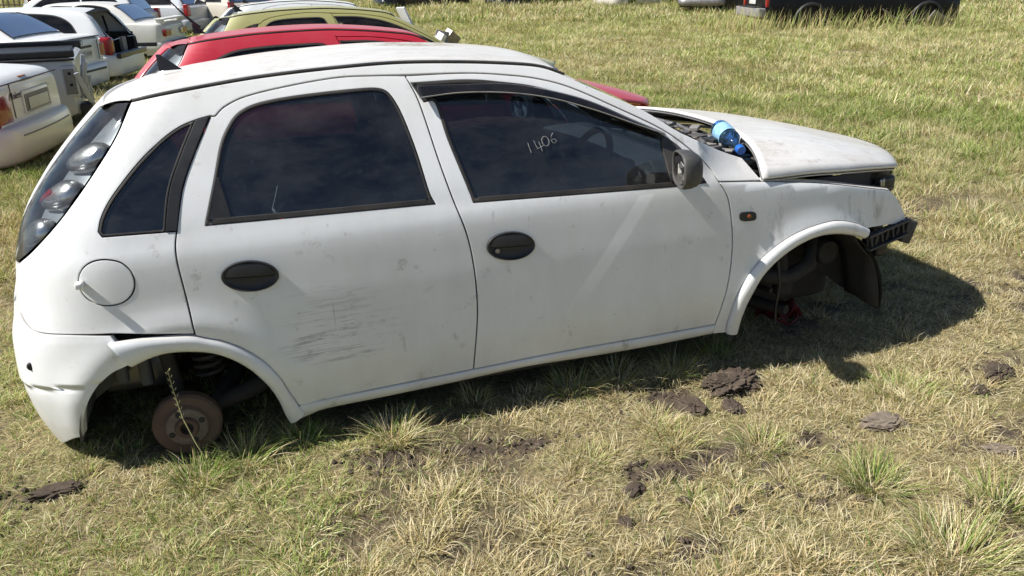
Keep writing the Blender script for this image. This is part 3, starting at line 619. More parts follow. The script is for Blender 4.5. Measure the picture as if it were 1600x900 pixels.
    grid_mesh('roof_spoiler', np.array(rows), pt, tg)
    # bonnet, popped up at the front
    t = np.linspace(0, 1, 30); q = np.linspace(-1, 1, 41)
    ex = pchip([0, .11, .24, .50, .74, .92, 1], [2.207, 2.30, 2.41, 2.629, 2.83, 2.985, 3.05])(t); ey = pchip([0, .11, .24, .50, .74, .92, 1], [.785, .778, .765, .73, .675, .615, .55])(t); ez = pchip([0, .11, .24, .50, .74, .92, 1], [.884, .880, .876, .856, .832, .808, .789])(t)
    cx = pchip([0, .36, .70, 1], [2.33, 2.64, 2.936, 3.193])(t); cz = pchip([0, .36, .70, 1], [1.012, .963, .896, .826])(t)
    aq = np.abs(q)[None]; gq = 1 - (.35 * aq ** 2 + .65 * aq ** 8); hq = 1 - aq ** 2.5
    P = np.stack([ex[:, None] + (cx - ex)[:, None] * hq, ey[:, None] * q[None], ez[:, None] + (cz - ez)[:, None] * gq], -1)
    if hood:
        # folded skirt all round
        def ring(P, dx, dz, k):
            r0 = P[:1] + [0, 0, 0]; return P
        hd = grid_mesh('bonnet', P, pt, root, thick=.014)
        rim = np.concatenate([P[:, 0], P[-1, 1:], P[::-1, -1][1:], P[0, ::-1][1:]]); cen = rim.mean(0)
        inn = rim + (cen - rim) * [.035, .035, 0]; 
        lip = np.stack([rim + [0, 0, -.004], rim + (cen - rim) * [.006, .006, 0] + [0, 0, -.010], inn + [0, 0, -.014], inn + (cen - rim) * [.06, .06, 0] + [0, 0, -.012]], 0)
        grid_mesh('bonnet_lip', lip, pt, hd)
        sub = P[2:-2, 3:-3] - [0, 0, .03]; grid_mesh('bonnet_lining', sub, M['dark'], hd)
    # engine bay: slam panel, radiator, inner wings, dark floor
    eb = rbox('slam_panel', (3.02, 0, .735), (.05, 1.0, .03), M['black'], root, .006)
    for i, y in enumerate(np.linspace(-.5, .5, 9)): rbox('support_bar', (3.03, float(y), .62), (.02, .02, .24), M['black'], eb, .004)
    rbox('crossmember', (3.02, 0, .50), (.06, 1.05, .05), M['dark'], eb, .01)
    rbox('radiator', (2.94, .05, .56), (.04, .72, .30), M['dark'], root, .006)
    en = rbox('engine_block', (2.55, .05, .60), (.42, .62, .34), M['dark'], root, .03)
    rbox('rocker_cover', (2.55, .05, .80), (.30, .46, .07), M['grey'], en, .02); rbox('air_box', (2.45, -.42, .74), (.24, .2, .14), M['black'], en, .03)
    rbox('battery', (2.38, .45, .76), (.18, .2, .17), M['black'], root, .01)
    rbox('firewall', (2.12, 0, .60), (.03, 1.42, .62), M['dark'], root, .005)
    for sg in (-1, 1): rbox('inner_wing', (2.55, sg * .545, .66), (.95, .015, .26), M['inner'] if hero else M['dark'], root, .004)
    # underside and cabin
    fp = rbox('floor_pan', (1.22, 0, .27), (1.80, 1.50, .05), M['dark'], root, .01)
    rbox('boot_floor', (-.10, 0, .52), (.72, .98, .04), M['dark'], fp, .01); rbox('rear_panel', (-.44, 0, .45), (.04, 1.0, .46), M['dark'], fp, .01)
    rbox('heel_board', (.40, 0, .40), (.04, 1.4, .28), M['dark'], fp, .01)
    for sx, ln in ((1.25, 0), (.32, 1)):
        for sy in ((-.36, .36) if not ln else (0,)):
            wdt = .48 if not ln else .92; st_ = rbox('seat', (sx, sy, .49), (.50, wdt, .16), M['fabric'], root, .05)
            rbox('backrest', (sx - .30, sy, .80), (.13, wdt - .02, .60), M['fabric'], st_, .05, Matrix.Rotation(math.radians(-16), 3, 'Y'))
            for hy in ((sy,) if not ln else (-.38, .38)): rbox('headrest', (sx - .40, hy, 1.17), (.09, .25, .17), M['fabric'], st_, .035, Matrix.Rotation(math.radians(-12), 3, 'Y'))
    db = rbox('dashboard', (1.93, 0, .80), (.34, 1.40, .26), M['cabin'], root, .06)
    R = Matrix.Rotation(math.radians(-62), 4, 'Y'); R.translation = Vector((1.64, -.36, .90))
    sw = lathe('steering_wheel', [(.185 + .014 * math.cos(a), .014 * math.sin(a)) for a in np.linspace(0, 2 * math.pi, 9)], M['cabin'], root, 36, 'z'); sw.data.transform(R)
    hb = rbox('wheel_hub', (1.65, -.36, .895), (.05, .30, .10), M['cabin'], sw, .02, Matrix.Rotation(math.radians(28), 3, 'Y'))
    rbox('parcel_shelf', (-.10, 0, .93), (.36, 1.10, .03), M['cabin'], root, .01); rbox('door_card', (1.21, .745, .65), (1.52, .02, .6), M['cabin'], root, .01); rbox('door_card', (1.21, -.745, .65), (1.52, .02, .6), M['cabin'], root, .01)
    # shark fin aerial
    V = [(.055, -.018, 1.395), (.055, .018, 1.395), (.135, -.006, 1.395), (.135, .006, 1.395), (.052, 0, 1.455), (.066, 0, 1.455)]
    fin = mesh_obj('roof_aerial', [(x, y, z) for x, y, z in V], [(0, 4, 1), (0, 2, 5, 4), (1, 4, 5, 3), (2, 3, 5), (0, 1, 3, 2)], M['black'], root, smooth=False); fin.location = (0, 0, .010)
    for o in mir: mirror_copy(o)
    m = make_mirror(root, M['mirror']); mirror_copy(m)
    # arch liners
    for cx, mt, yy in ((0.015, M['inner'] if hero else M['dark'], .47), (2.49, M['liner'], .50)):
        for sg in (-1, 1):
            V = []; F = []; n = 22
            for k in range(n):
                a = math.radians((8 + 170 * k / (n - 1)) if cx < 1 else (-8 + 185 * k / (n - 1))); r = .35 if cx < 1 else .365
                for y in (.775, .70, .60, yy): V.append((cx + r * math.cos(a), sg * y, .275 + r * math.sin(a) + (.02 if y < .7 else 0)))
            for k in range(n - 1):
                for j in range(3): F.append((k * 4 + j, k * 4 + j + 1, k * 4 + 5 + j, k * 4 + 4 + j))
            ln = mesh_obj('arch_liner', V, F, mt, root)
            W_ = [(cx, sg * yy, .55)] + [(V[k * 4 + 3]) for k in range(n)]; mesh_obj('inner_arch_wall', W_, [(0, k + 1, k + 2) for k in range(n - 1)], mt, ln)
    return root
CARM = Matrix(((0.99939228, 0.0010341, -0.03484255, 0.00657423), (0.0, 0.99955986, 0.02966624, -0.00925199), (0.03485789, -0.02964822, 0.99895241, -0.18848634), (0, 0, 0, 1)))
hero = thing('white_hatchback', 'white five-door hatchback wreck without wheels in the foreground, dusty and scraped', 'car')
hero.matrix_world = CARM
hatchback(hero, M['white'], 5, True, True)
# ---------------------------------------------------------------- foreground car: running gear, loose and broken bits
def drum(parent, c):
    d = lathe('brake_disc', [(0, -.004), (.020, -.004), (.022, -.030), (.034, -.033), (.040, -.021), (.070, -.019), (.078, -.008), (.105, -.006), (.1135, .002), (.115, .030), (.100, .042), (0, .042)], M['rust'], parent, 48, 'y', c)
    for k in range(4):
        a = math.radians(20 + 90 * k); lathe('bolt_hole', [(0, -.0235), (.0105, -.0235), (.0115, -.018)], M['dark'], d, 12, 'y', (c[0] + .055 * math.cos(a), c[1], c[2] + .055 * math.sin(a)))
    lathe('hub_face', [(.041, -.0218), (.066, -.0205), (.070, -.017)], plain('hub_face_metal', (.20, .155, .125), .6, metal=.3, var=.5, vs_=25, bump=.4), d, 36, 'y', c)
    lathe('hub_ring', [(.023, -.034), (.026, -.0345), (.0345, -.0345), (.036, -.032)], M['rust'], d, 28, 'y', c)
    lathe('hub_cap', [(0, -.012), (.016, -.012), (.017, -.002)], M['dark'], d, 16, 'y', c)
    return d
drum(hero, (-.006, -.742, .277)); d2 = drum(hero, (0, 0, 0)); d2.location = (-.006, .742, .277); d2.rotation_euler = (0, 0, math.pi)
ax = tube('rear_axle', [(.02, -.70, .277), (.10, -.60, .29), (.16, -.50, .33), (.16, .50, .33), (.10, .60, .29), (.02, .70, .277)], .032, M['dark'], hero, 10)
for sg in (-1, 1):
    tube('trailing_arm', [(.02, sg * .64, .27), (.20, sg * .60, .30), (.42, sg * .56, .36)], [.03, .034, .03], M['dark'], ax, 8)
    tube('damper', [(-.03, sg * .60, .29), (-.06, sg * .58, .60)], .026, M['dark'], ax, 10)
    tube('coil_spring', [(.08 + .05 * math.cos(a), sg * .54 + .05 * math.sin(a), .36 + .16 * a / (math.pi * 10)) for a in np.linspace(0, math.pi * 10, 90)], .007, M['liner'], ax, 6)
mf = rbox('exhaust_silencer', (-.20, -.16, .36), (.24, .52, .15), M['steel'], hero, .05)
tube('exhaust_pipe', [(-.08, -.22, .35), (.14, -.30, .37), (.3, -.28, .33), (.9, -.1, .26), (1.8, .05, .25)], .022, M['rust'], mf, 10)
rbox('fuel_tank', (.34, .22, .36), (.30, .80, .14), M['black'], hero, .04)
for i, xx in enumerate((-.30, -.22, -.14)): rbox('chassis_rib', (xx, -.512, .47 - .02 * i), (.045, .05, .16), M['inner'], hero, .02)
# front corner: strut, arm, subframe, hoses, torn liner
st = tube('front_strut', [(2.46, -.60, .40), (2.44, -.58, .62), (2.42, -.56, .80)], [.032, .030, .045], M['dark'], hero, 12)
rbox('wheel_carrier', (2.47, -.60, .36), (.08, .06, .12), M['dark'], st, .02)
rbox('arch_light_block', (2.52, -.10, .35), (.62, .74, .32), M['dark'], hero, .06)  # dark box added behind the front arch to block light from the far side
tube('control_arm', [(2.47, -.64, .24), (2.40, -.45, .23), (2.25, -.36, .26)], [.022, .03, .026], M['dark'], st, 8)
rbox('subframe', (2.40, 0, .25), (.30, .74, .08), M['dark'], hero, .03)
tube('steering_link', [(2.33, -.30, .33), (2.37, -.48, .33), (2.40, -.62, .335)], .012, M['dark'], st, 8)
tube('intake_hose', [(2.30, -.54, .47), (2.36, -.60, .40), (2.48, -.62, .385), (2.60, -.60, .42), (2.64, -.55, .52), (2.60, -.50, .60)], [.03, .034, .036, .036, .034, .03], M['liner'], hero, 12)
lathe('horn', [(0, -.02), (.05, -.02), (.058, 0), (.055, .03), (0, .05)], M['liner'], hero, 24, 'y', (2.70, -.58, .46))
tube('brake_hose', [(2.37, -.70, .50), (2.372, -.715, .40), (2.368, -.705, .30), (2.375, -.70, .215)], .006, M['black'], hero, 6)
# torn splash guard hanging from the front of the arch
V = []; F = []
for i in range(12):
    a = math.radians(100 - 96 * i / 11); r = .362 + .006 * math.sin(i * 1.7)
    for j, y in enumerate((-.765, -.70, -.62, -.54)):
        V.append((2.475 + r * math.cos(a) + .012 * math.sin(3 * y * 9 + i), y + .012 * i / 11 * math.sin(i), .285 + r * math.sin(a) - (.07 * max(0, i - 8) / 3)))
for i in range(11):
    for j in range(3): F.append((i * 4 + j, i * 4 + j + 1, i * 4 + 5 + j, i * 4 + 4 + j))
sg_ = mesh_obj('splash_guard', V, F, M['liner'], hero); md = sg_.modifiers.new('t', 'SOLIDIFY'); md.thickness = .004
# bumper bracket: ribbed dark carrier left on the wing's front end
bk = rbox('bumper_bracket', (2.885, -.715, .553), (.27, .03, .052), M['black'], hero, .006, Matrix.Rotation(math.radians(-5), 3, 'Y') @ Matrix.Rotation(math.radians(14), 3, 'Z'))
for i in range(8):
    x = 2.775 + .034 * i; y = -.757 + .0085 * i; rbox('bracket_rib', (x, y, .552 + .003 * i), (.008, .024, .060), M['trim'], bk, .002, Matrix.Rotation(math.radians(10 if i % 2 else -14), 3, 'Y'))
rbox('bracket_rail', (2.885, -.733, .583), (.28, .03, .009), M['trim'], bk, .002, Matrix.Rotation(math.radians(-5), 3, 'Y') @ Matrix.Rotation(math.radians(14), 3, 'Z'))
rbox('bracket_rail', (2.888, -.733, .522), (.26, .03, .009), M['trim'], bk, .002, Matrix.Rotation(math.radians(-5), 3, 'Y') @ Matrix.Rotation(math.radians(14), 3, 'Z'))
rbox('bracket_end', (3.035, -.675, .535), (.055, .05, .105), M['trim'], bk, .010, Matrix.Rotation(math.radians(20), 3, 'Y'))
rbox('fog_lamp_stub', (2.93, -.62, .47), (.07, .09, .09), M['black'], bk, .02)
# headlamp remains and the black bonnet stop under the raised front edge
hl = rbox('headlamp_remains', (2.955, -.585, .745), (.07, .10, .075), M['lens'], hero, .02)
rbox('bulb_holder', (2.95, -.575, .742), (.03, .05, .04), M['chrome'], hl, .01)
rbox('bonnet_stop', (3.035, -.515, .730), (.055, .035, .115), M['black'], hero, .014)
rbox('wing_rail', (2.66, -.60, .735), (.66, .03, .03), M['black'], hero, .008, Matrix.Rotation(math.radians(7), 3, 'Y'))
# number chalked on the front door glass
def stroke(parent, pts):
    P = []
    for px, py in pts:
        u = 1.2825 + (px - 825) * .00255; z = 1.0965 - (py - 232) * .00235 - (px - 825) * .00035
        P.append(S(u, z) + Sn(u, z) * .0)
    tube('chalk_stroke', [tuple(p) for p in P], .0010, M['chalk'], parent, 5)
fdo = [o for o in hero.children if o.name.startswith('front_door') and o.scale.y > 0][0]
stroke(fdo, [(826, 224), (827, 230), (829, 238)]); stroke(fdo, [(835, 220), (837, 227), (839, 232), (844, 229), (848, 227)]); stroke(fdo, [(842, 222), (844, 228), (845, 235)])
stroke(fdo, [(852 + 5.2 * math.cos(a), 220.5 + 6.8 * math.sin(a)) for a in np.linspace(-1.2, 5.2, 22)])
stroke(fdo, [(865, 208), (861.5, 213), (860.5, 219), (862.5, 222.5), (866, 222.5), (868, 219.5), (866.5, 216.5), (862, 218)])
# wiper linkage, scuttle rubble and the bottle lying there
wl2 = tube('wiper_linkage', [(2.12, -.50, .985), (2.20, -.30, .985), (2.24, -.05, .99), (2.22, .3, .99)], .010, M['steel'], hero, 8)
tube('wiper_arm', [(2.15, -.60, .955), (2.22, -.48, .965), (2.255, -.36, .975), (2.27, -.10, .985)], .008, M['black'], wl2, 6)
rnd = random.Random(3)
for i in range(34):
    x = rnd.uniform(2.10, 2.24); y = rnd.uniform(-.60, .35)
    rbox('scuttle_part', (x, y, .945 + .10 * (1 - ((y) / .72) ** 2) * .45 + rnd.uniform(0, .02)), (rnd.uniform(.015, .07), rnd.uniform(.015, .08), rnd.uniform(.008, .02)), M[rnd.choice(['grey', 'black', 'steel', 'trim'])], hero, .004, Matrix.Rotation(rnd.uniform(-.7, .7), 3, 'Z'))
rbox('scuttle_tray', (2.24, 0, .915), (.22, 1.24, .02), M['trim'], hero, .006)
cw = lambda p: CARM @ Vector(p)
bot = thing('water_bottle', 'blue plastic water bottle lying at the base of the windscreen of the white car', 'bottle', cw((2.285, -.53, .985)))
a_ = Vector((2.212, -.630, .970)); b_ = Vector((2.252, -.365, 1.030)); dirv = (CARM.to_3x3() @ (b_ - a_)).normalized()
bot.rotation_euler = dirv.to_track_quat('Z', 'Y').to_euler(); bot.location = cw(a_); bot.scale = (1.22, 1.22, 1.22)
bb = lathe('bottle_body', [(.0, .025), (.012, .025), (.0125, .045), (.018, .058), (.033, .085), (.034, .10), (.032, .104), (.034, .108), (.034, .135), (.032, .139), (.034, .143), (.034, .19), (.030, .20), (0, .196)], M['bottle'], bot, 28, 'z')
lathe('bottle_label', [(.0345, .112), (.0348, .115), (.0348, .170), (.0345, .173)], plain('label_blue', (.30, .55, .80), .35, var=.5, vs_=60), bot, 28, 'z')
lathe('bottle_cap', [(0, .0), (.0145, .0), (.0155, .003), (.0155, .022), (.012, .026)], plain('cap_blue', (.02, .13, .50), .35), bot, 24, 'z')


lathe('towing_eye_hole', [(0, -.004), (.012, -.003), (.016, .002)], M['dark'], [o for o in hero.children if o.name.startswith('rear_bumper')][0], 16, 'y', tuple(S(-.43, .565) + Sn(-.43, .565) * .0085))

jk = thing('seat_junk', 'red and green odds and ends heaped on the rear seat behind the rear door glass', 'junk'); jk.matrix_world = CARM
for i, (x, y, z, a, b_, c2, col) in enumerate(((.40, -.36, .80, .16, .2, .14, (.45, .02, .02)), (.55, -.34, .84, .14, .2, .16, (.10, .22, .08)), (.66, -.38, .78, .16, .16, .14, (.03, .03, .035)), (.50, -.20, .72, .5, .4, .3, (.16, .15, .14)))):
    rbox('junk_piece', (x, y, z), (a, b_, c2), plain('junk_%d' % i, col, .6), jk, .03, Matrix.Rotation(.4 * i - .5, 3, 'Y') @ Matrix.Rotation(.5 * i, 3, 'Z'))
# ---------------------------------------------------------------- ground
_TAB = {}
def vnoise(x, y, sc, seed, octv=4):
    """value noise in 0..1"""
    tab = _TAB.get(seed)
    if tab is None: tab = _TAB[seed] = np.random.default_rng(seed).random((256, 256))
    v = np.zeros(np.shape(x)); a = 1.0; tot = 0
    for o in range(octv):
        X = x * sc + 17.3 * o; Y = y * sc - 9.1 * o; i = np.floor(X).astype(int); j = np.floor(Y).astype(int); fx = X - i; fy = Y - j
        fx = fx * fx * (3 - 2 * fx); fy = fy * fy * (3 - 2 * fy); i0, i1, j0, j1 = i % 256, (i + 1) % 256, j % 256, (j + 1) % 256
        v = v + a * ((tab[i0, j0] * (1 - fx) + tab[i1, j0] * fx) * (1 - fy) + (tab[i0, j1] * (1 - fx) + tab[i1, j1] * fx) * fy); tot += a; a *= .55; sc = sc * 2.03
    return v / tot
def base_z(x, y):
    s = lambda t: np.clip(t, 0, 1) ** 2 * (3 - 2 * np.clip(t, 0, 1))
    return -.30 * s((y - 3.0) / 14) * s((3.0 - x) / 4.5)
SOIL = [(-.80, -.98, .24, .11), (-.50, -.85, .14, .06), (1.62, -1.34, .20, .07), (1.25, -1.75, .26, .07), (1.95, -1.62, .20, .07), (3.35, -1.15, .30, .12), (2.75, -1.55, .24, .10), (.62, -1.0, .14, .07), (2.05, -1.35, .22, .07), (2.35, -1.9, .2, .1), (3.9, -.5, .4, .2), (.75, -1.9, .2, .08), (1.75, -.92, .22, .08), (-.95, -.3, .2, .1), (4.6, .9, .5, .3), (1.05, -1.05, .3, .05)]
def soil_mask(x, y):
    n = vnoise(x, y, 2.3, 5, 5); n2 = vnoise(x, y, 7.0, 8, 4); m = np.clip((n - .61) / .10, 0, 1) * .62
    for (cx, cy_, rx, ry) in SOIL:
        d = np.hypot((x - cx) / rx, (y - cy_) / ry) + (n2 - .5) * 2.6; m = np.maximum(m, np.clip((1.0 - d) / .7, 0, 1))
    dist = np.hypot(x - .37, y + 3.36); return m * np.clip((9 - dist) / 4, 0.12, 1)
def ground_z(x, y):
    dist = np.hypot(x - .37, y + 3.36); f = np.clip(1.4 - dist / 14, .15, 1)
    return base_z(x, y) + f * (.045 * (vnoise(x, y, .9, 21, 3) - .5) + .030 * (vnoise(x, y, 4.2, 22, 4) - .5)) + soil_mask(x, y) * (.022 * (vnoise(x, y, 16, 23, 3) - .5) - .006)
def spread(a, b, fine0, fine1, st, g=1.16):
    L = list(np.arange(fine0, fine1 + 1e-6, st)); s = st; v = fine1
    while v < b: s *= g; v += s; L.append(min(v, b))
    s = st; v = fine0
    while v > a: s *= g; v -= s; L.insert(0, max(v, a))
    return np.array(L)
gx = spread(-420, 620, -1.8, 4.2, .032); gy = spread(-60, 900, -2.4, .2, .032)
XX, YY = np.meshgrid(gx, gy); ZZ = ground_z(XX, YY)
V = np.stack([XX.ravel(), YY.ravel(), ZZ.ravel()], 1); c_ = len(gx)
idx = np.arange((len(gy) - 1) * (c_ - 1)); ri, ci = idx // (c_ - 1), idx % (c_ - 1)
F = np.stack([ri * c_ + ci, ri * c_ + ci + 1, (ri + 1) * c_ + ci + 1, (ri + 1) * c_ + ci], 1)
me = bpy.data.meshes.new('ground'); me.vertices.add(len(V)); me.vertices.foreach_set('co', V.ravel()); me.loops.add(F.size); me.loops.foreach_set('vertex_index', F.ravel()); me.polygons.add(len(F)); me.polygons.foreach_set('loop_start', np.arange(len(F)) * 4); me.polygons.foreach_set('loop_total', np.full(len(F), 4)); me.update(calc_edges=True); me.polygons.foreach_set('use_smooth', [True] * len(F))
at = me.attributes.new('soil', 'FLOAT', 'POINT'); at.data.foreach_set('value', soil_mask(XX, YY).ravel())
m, nt, n, l, b = nodes_of('earth_and_thatch'); B = NB(nt); co = B.coord(); an = n.new('ShaderNodeAttribute'); an.attribute_name = 'soil'
soilc = B.mix(B.ramp(B.noise(co, 38, 8, .7), (.3, 0.0), (.75, 1.0)), (.045, .034, .026), (.15, .115, .083))
th = B.mix(B.ramp(B.noise(co, 60, 7, .75, .6), (.35, 0.0), (.65, 1.0)), (.10, .08, .045), (.36, .29, .155))
th = B.mix(B.ramp(B.noise(co, 1.4, 5, .6), (.45, 0.0), (.7, .55)), th, (.14, .16, .05))
cc = B.mix(B.math('MULTIPLY_ADD', B.noise(co, 55, 6, .7), .7, B.math('MULTIPLY_ADD', an.outputs['Fac'], 1.3, -.45), clamp=True), th, soilc)
l.new(cc, b.inputs['Base Color']); b.inputs['Roughness'].default_value = .95; b.inputs['Specular IOR Level'].default_value = .15
l.new(B.bump(B.math('ADD', B.noise(co, 45, 8, .75), B.math('MULTIPLY', B.vor(co, 60), .6)), .9, .012), b.inputs['Normal'])
me.materials.append(m); ground = bpy.data.objects.new('ground', me); link(ground); tag(ground, kind='structure')

# ---------------------------------------------------------------- grass
def grass_material(name):
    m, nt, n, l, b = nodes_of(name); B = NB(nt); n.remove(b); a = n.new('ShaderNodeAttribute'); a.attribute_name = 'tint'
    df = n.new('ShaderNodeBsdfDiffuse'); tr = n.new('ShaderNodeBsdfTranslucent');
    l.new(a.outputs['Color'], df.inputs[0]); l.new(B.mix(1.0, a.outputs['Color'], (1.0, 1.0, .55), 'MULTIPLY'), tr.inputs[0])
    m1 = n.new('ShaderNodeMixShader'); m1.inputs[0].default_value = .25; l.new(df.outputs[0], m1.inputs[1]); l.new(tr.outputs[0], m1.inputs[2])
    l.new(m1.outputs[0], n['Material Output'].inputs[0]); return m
M['grass'] = grass_material('grass_blades')
PAL = np.array([(.86, .77, .50), (.66, .55, .28), (.46, .36, .17), (.20, .29, .070), (.30, .40, .095), (.47, .53, .18), (.10, .15, .04)])
def blades(name, bx, by, bz, h, w, az, lean, curl, tint, parent=None, seg=3):
    """one mesh of tapered curved blades"""
    n = len(bx); ts = np.linspace(0, 1, seg + 1); ca, sa = np.cos(az), np.sin(az); tw = RNG.uniform(-1.0, 1.0, n)
    wx, wy = -np.sin(az + tw), np.cos(az + tw); nv = 2 * seg + 1; V = np.empty((n, nv, 3))
    for i, t in enumerate(ts):
        out = h * (lean * t + curl * t * t); up = h * (t * np.sqrt(np.maximum(.02, 1 - np.minimum(.95, lean) ** 2)) - .55 * np.minimum(curl, 1.4) * t ** 3 * .8)
        up = np.maximum(up, .004 * t); cx, cy_, cz = bx + ca * out, by + sa * out, bz + up; ww = w * (1 - t ** 1.6) * .5 + w * .02
        if i < seg:
            V[:, 2 * i, 0] = cx - wx * ww; V[:, 2 * i, 1] = cy_ - wy * ww; V[:, 2 * i, 2] = cz; V[:, 2 * i + 1, 0] = cx + wx * ww; V[:, 2 * i + 1, 1] = cy_ + wy * ww; V[:, 2 * i + 1, 2] = cz
        else: V[:, 2 * i, 0] = cx; V[:, 2 * i, 1] = cy_; V[:, 2 * i, 2] = cz
    o = (np.arange(n) * nv)[:, None]; loops = []; starts = []; tot = []
    quads = np.stack([np.array([2 * i, 2 * i + 1, 2 * i + 3, 2 * i + 2]) for i in range(seg - 1)]); tri = np.array([2 * seg - 2, 2 * seg - 1, 2 * seg])
    per = np.concatenate([quads.ravel(), tri]); L = (per[None] + o).ravel(); ft = np.array([4] * (seg - 1) + [3]); FT = np.tile(ft, n); ST = np.concatenate([[0], np.cumsum(FT)[:-1]])
    me = bpy.data.meshes.new(name); me.vertices.add(n * nv); me.vertices.foreach_set('co', V.reshape(-1)); me.loops.add(len(L)); me.loops.foreach_set('vertex_index', L.astype(np.int32)); me.polygons.add(len(FT)); me.polygons.foreach_set('loop_start', ST.astype(np.int32)); me.polygons.foreach_set('loop_total', FT.astype(np.int32)); me.update(calc_edges=True)
    me.polygons.foreach_set('use_smooth', np.ones(len(FT), bool))
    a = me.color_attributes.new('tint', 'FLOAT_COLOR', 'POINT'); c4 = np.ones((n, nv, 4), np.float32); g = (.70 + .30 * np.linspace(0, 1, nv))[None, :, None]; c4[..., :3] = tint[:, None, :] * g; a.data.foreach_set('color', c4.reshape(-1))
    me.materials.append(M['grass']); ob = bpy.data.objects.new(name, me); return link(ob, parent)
def pick_tint(n, green, dry=None):
    """green 0..1 per blade"""
    r = RNG.random(n); isg = RNG.random(n) < green
    k = np.where(isg, np.where(r < .34, 3, np.where(r < .62, 4, np.where(r < .9, 5, 6))), np.where(r < .40, 0, np.where(r < .78, 1, 2)))
    return PAL[k] * RNG.uniform(.78, 1.15, (n, 1)) * RNG.uniform(.94, 1.06, (n, 3))
def scatter(n, d0, d1):
    """points in the wedge the view takes in (wider than the frame), uniform over the area"""
    d = np.sqrt(RNG.uniform(d0 * d0, d1 * d1, n)); a = RNG.uniform(math.radians(-36), math.radians(64), n); return .37 + d * np.sin(a), -3.36 + d * np.cos(a), d
def under_car(x, y): return (x > .35) & (x < 2.15) & (y > -.70) & (y < .70)
GB = []
def field(n, d0, d1, hfun, wfun, seg, clump, leanr, curlr, gshift=0.0, soilkill=1.0):
    x, y, d = scatter(n, d0, d1)
    s = soil_mask(x, y); dens = vnoise(x, y, 1.9, 31, 4); keep = (RNG.random(n) > s * soilkill) & ~under_car(x, y) & (RNG.random(n) < .45 + .9 * dens)
    x, y, d = x[keep], y[keep], d[keep]; m = len(x)
    g = np.clip((vnoise(x, y, .55, 41, 4) - .5) * 2.6 + (vnoise(x, y, 3.5, 42, 3) - .5) * 1.2 + .40 + gshift + .12 * np.clip((d - 4) / 8, 0, 1), .06, .92)
    hh = hfun(d) * RNG.uniform(.45, 1.25, m) * (.55 + .9 * vnoise(x, y, 2.7, 43, 3))
    GB.append((x, y, ground_z(x, y) - .003, hh, wfun(d) * RNG.uniform(.6, 1.3, m), RNG.uniform(0, 6.283, m), RNG.uniform(*leanr, m), RNG.uniform(*curlr, m), pick_tint(m, g), seg))

def clumps(nc, d0, d1, per, rad, hfun, wfun, seg, gshift=0.0, soilkill=1.0, fresh=.0):
    """tussocks: blades that fan out from many small centres, each tussock with its own height and colour"""
    x, y, d = scatter(nc, d0, d1); s = soil_mask(x, y); keep = (RNG.random(nc) > s * soilkill) & ~under_car(x, y) & (RNG.random(nc) < .35 + 1.1 * vnoise(x, y, 1.3, 33, 4)); x, y, d = x[keep], y[keep], d[keep]; nc = len(x)
    g = np.clip((vnoise(x, y, .55, 41, 4) - .5) * 3.0 + RNG.normal(0, .22, nc) + .42 + gshift + .12 * np.clip((d - 4) / 8, 0, 1), .03, .97)
    shade = PAL[np.ones(nc, int)] * 0 + RNG.uniform(.72, 1.22, (nc, 1)); hc = hfun(d) * RNG.uniform(.45, 1.5, nc) * (.5 + vnoise(x, y, 2.7, 43, 3)); k = RNG.poisson(per, nc) + 3; i = np.repeat(np.arange(nc), k); m = len(i)
    a = RNG.uniform(0, 6.283, m); r = np.sqrt(RNG.random(m)) * rad(d)[i] * RNG.uniform(.4, 1.3, nc)[i]; bx = x[i] + np.cos(a) * r; by = y[i] + np.sin(a) * r
    lean = np.clip(RNG.normal(.38, .28, m) + .25 * r / rad(d)[i], 0, .97); az = a + RNG.normal(0, .7, m)
    GB.append((bx, by, ground_z(bx, by) - .003, hc[i] * RNG.uniform(.4, 1.2, m), wfun(d)[i] * RNG.uniform(.6, 1.35, m), az, lean, RNG.uniform(0, .9, m), pick_tint(m, g[i]) * shade[i], seg))
# ---------------------------------------------------------------- single tussocks, stalks, clods, stones, scraps
def tuft(x, y, h, spread_, nb, green, label, lean=.35, w=.0032, dir_=None):
    o = thing('grass_tuft', label, 'grass tuft', (x, y, float(ground_z(np.array(x), np.array(y)))), group='tufts of long grass in the foreground')
    m = nb; a = RNG.uniform(0, 6.283, m); r = np.sqrt(RNG.random(m)) * spread_ * .35; ln = np.clip(RNG.normal(lean, .22, m), .02, .95); az = a + RNG.normal(0, .5, m)
    if dir_ is not None: az = np.where(RNG.random(m) < .6, dir_ + RNG.normal(0, .6, m), az)
    b = blades('blade_cluster', np.cos(a) * r, np.sin(a) * r, np.zeros(m) - .01, h * RNG.uniform(.35, 1.15, m), w * RNG.uniform(.6, 1.3, m), az, ln, RNG.uniform(.05, .75, m), pick_tint(m, np.full(m, green)), o, 4); tag(b, kind='stuff')
    return o
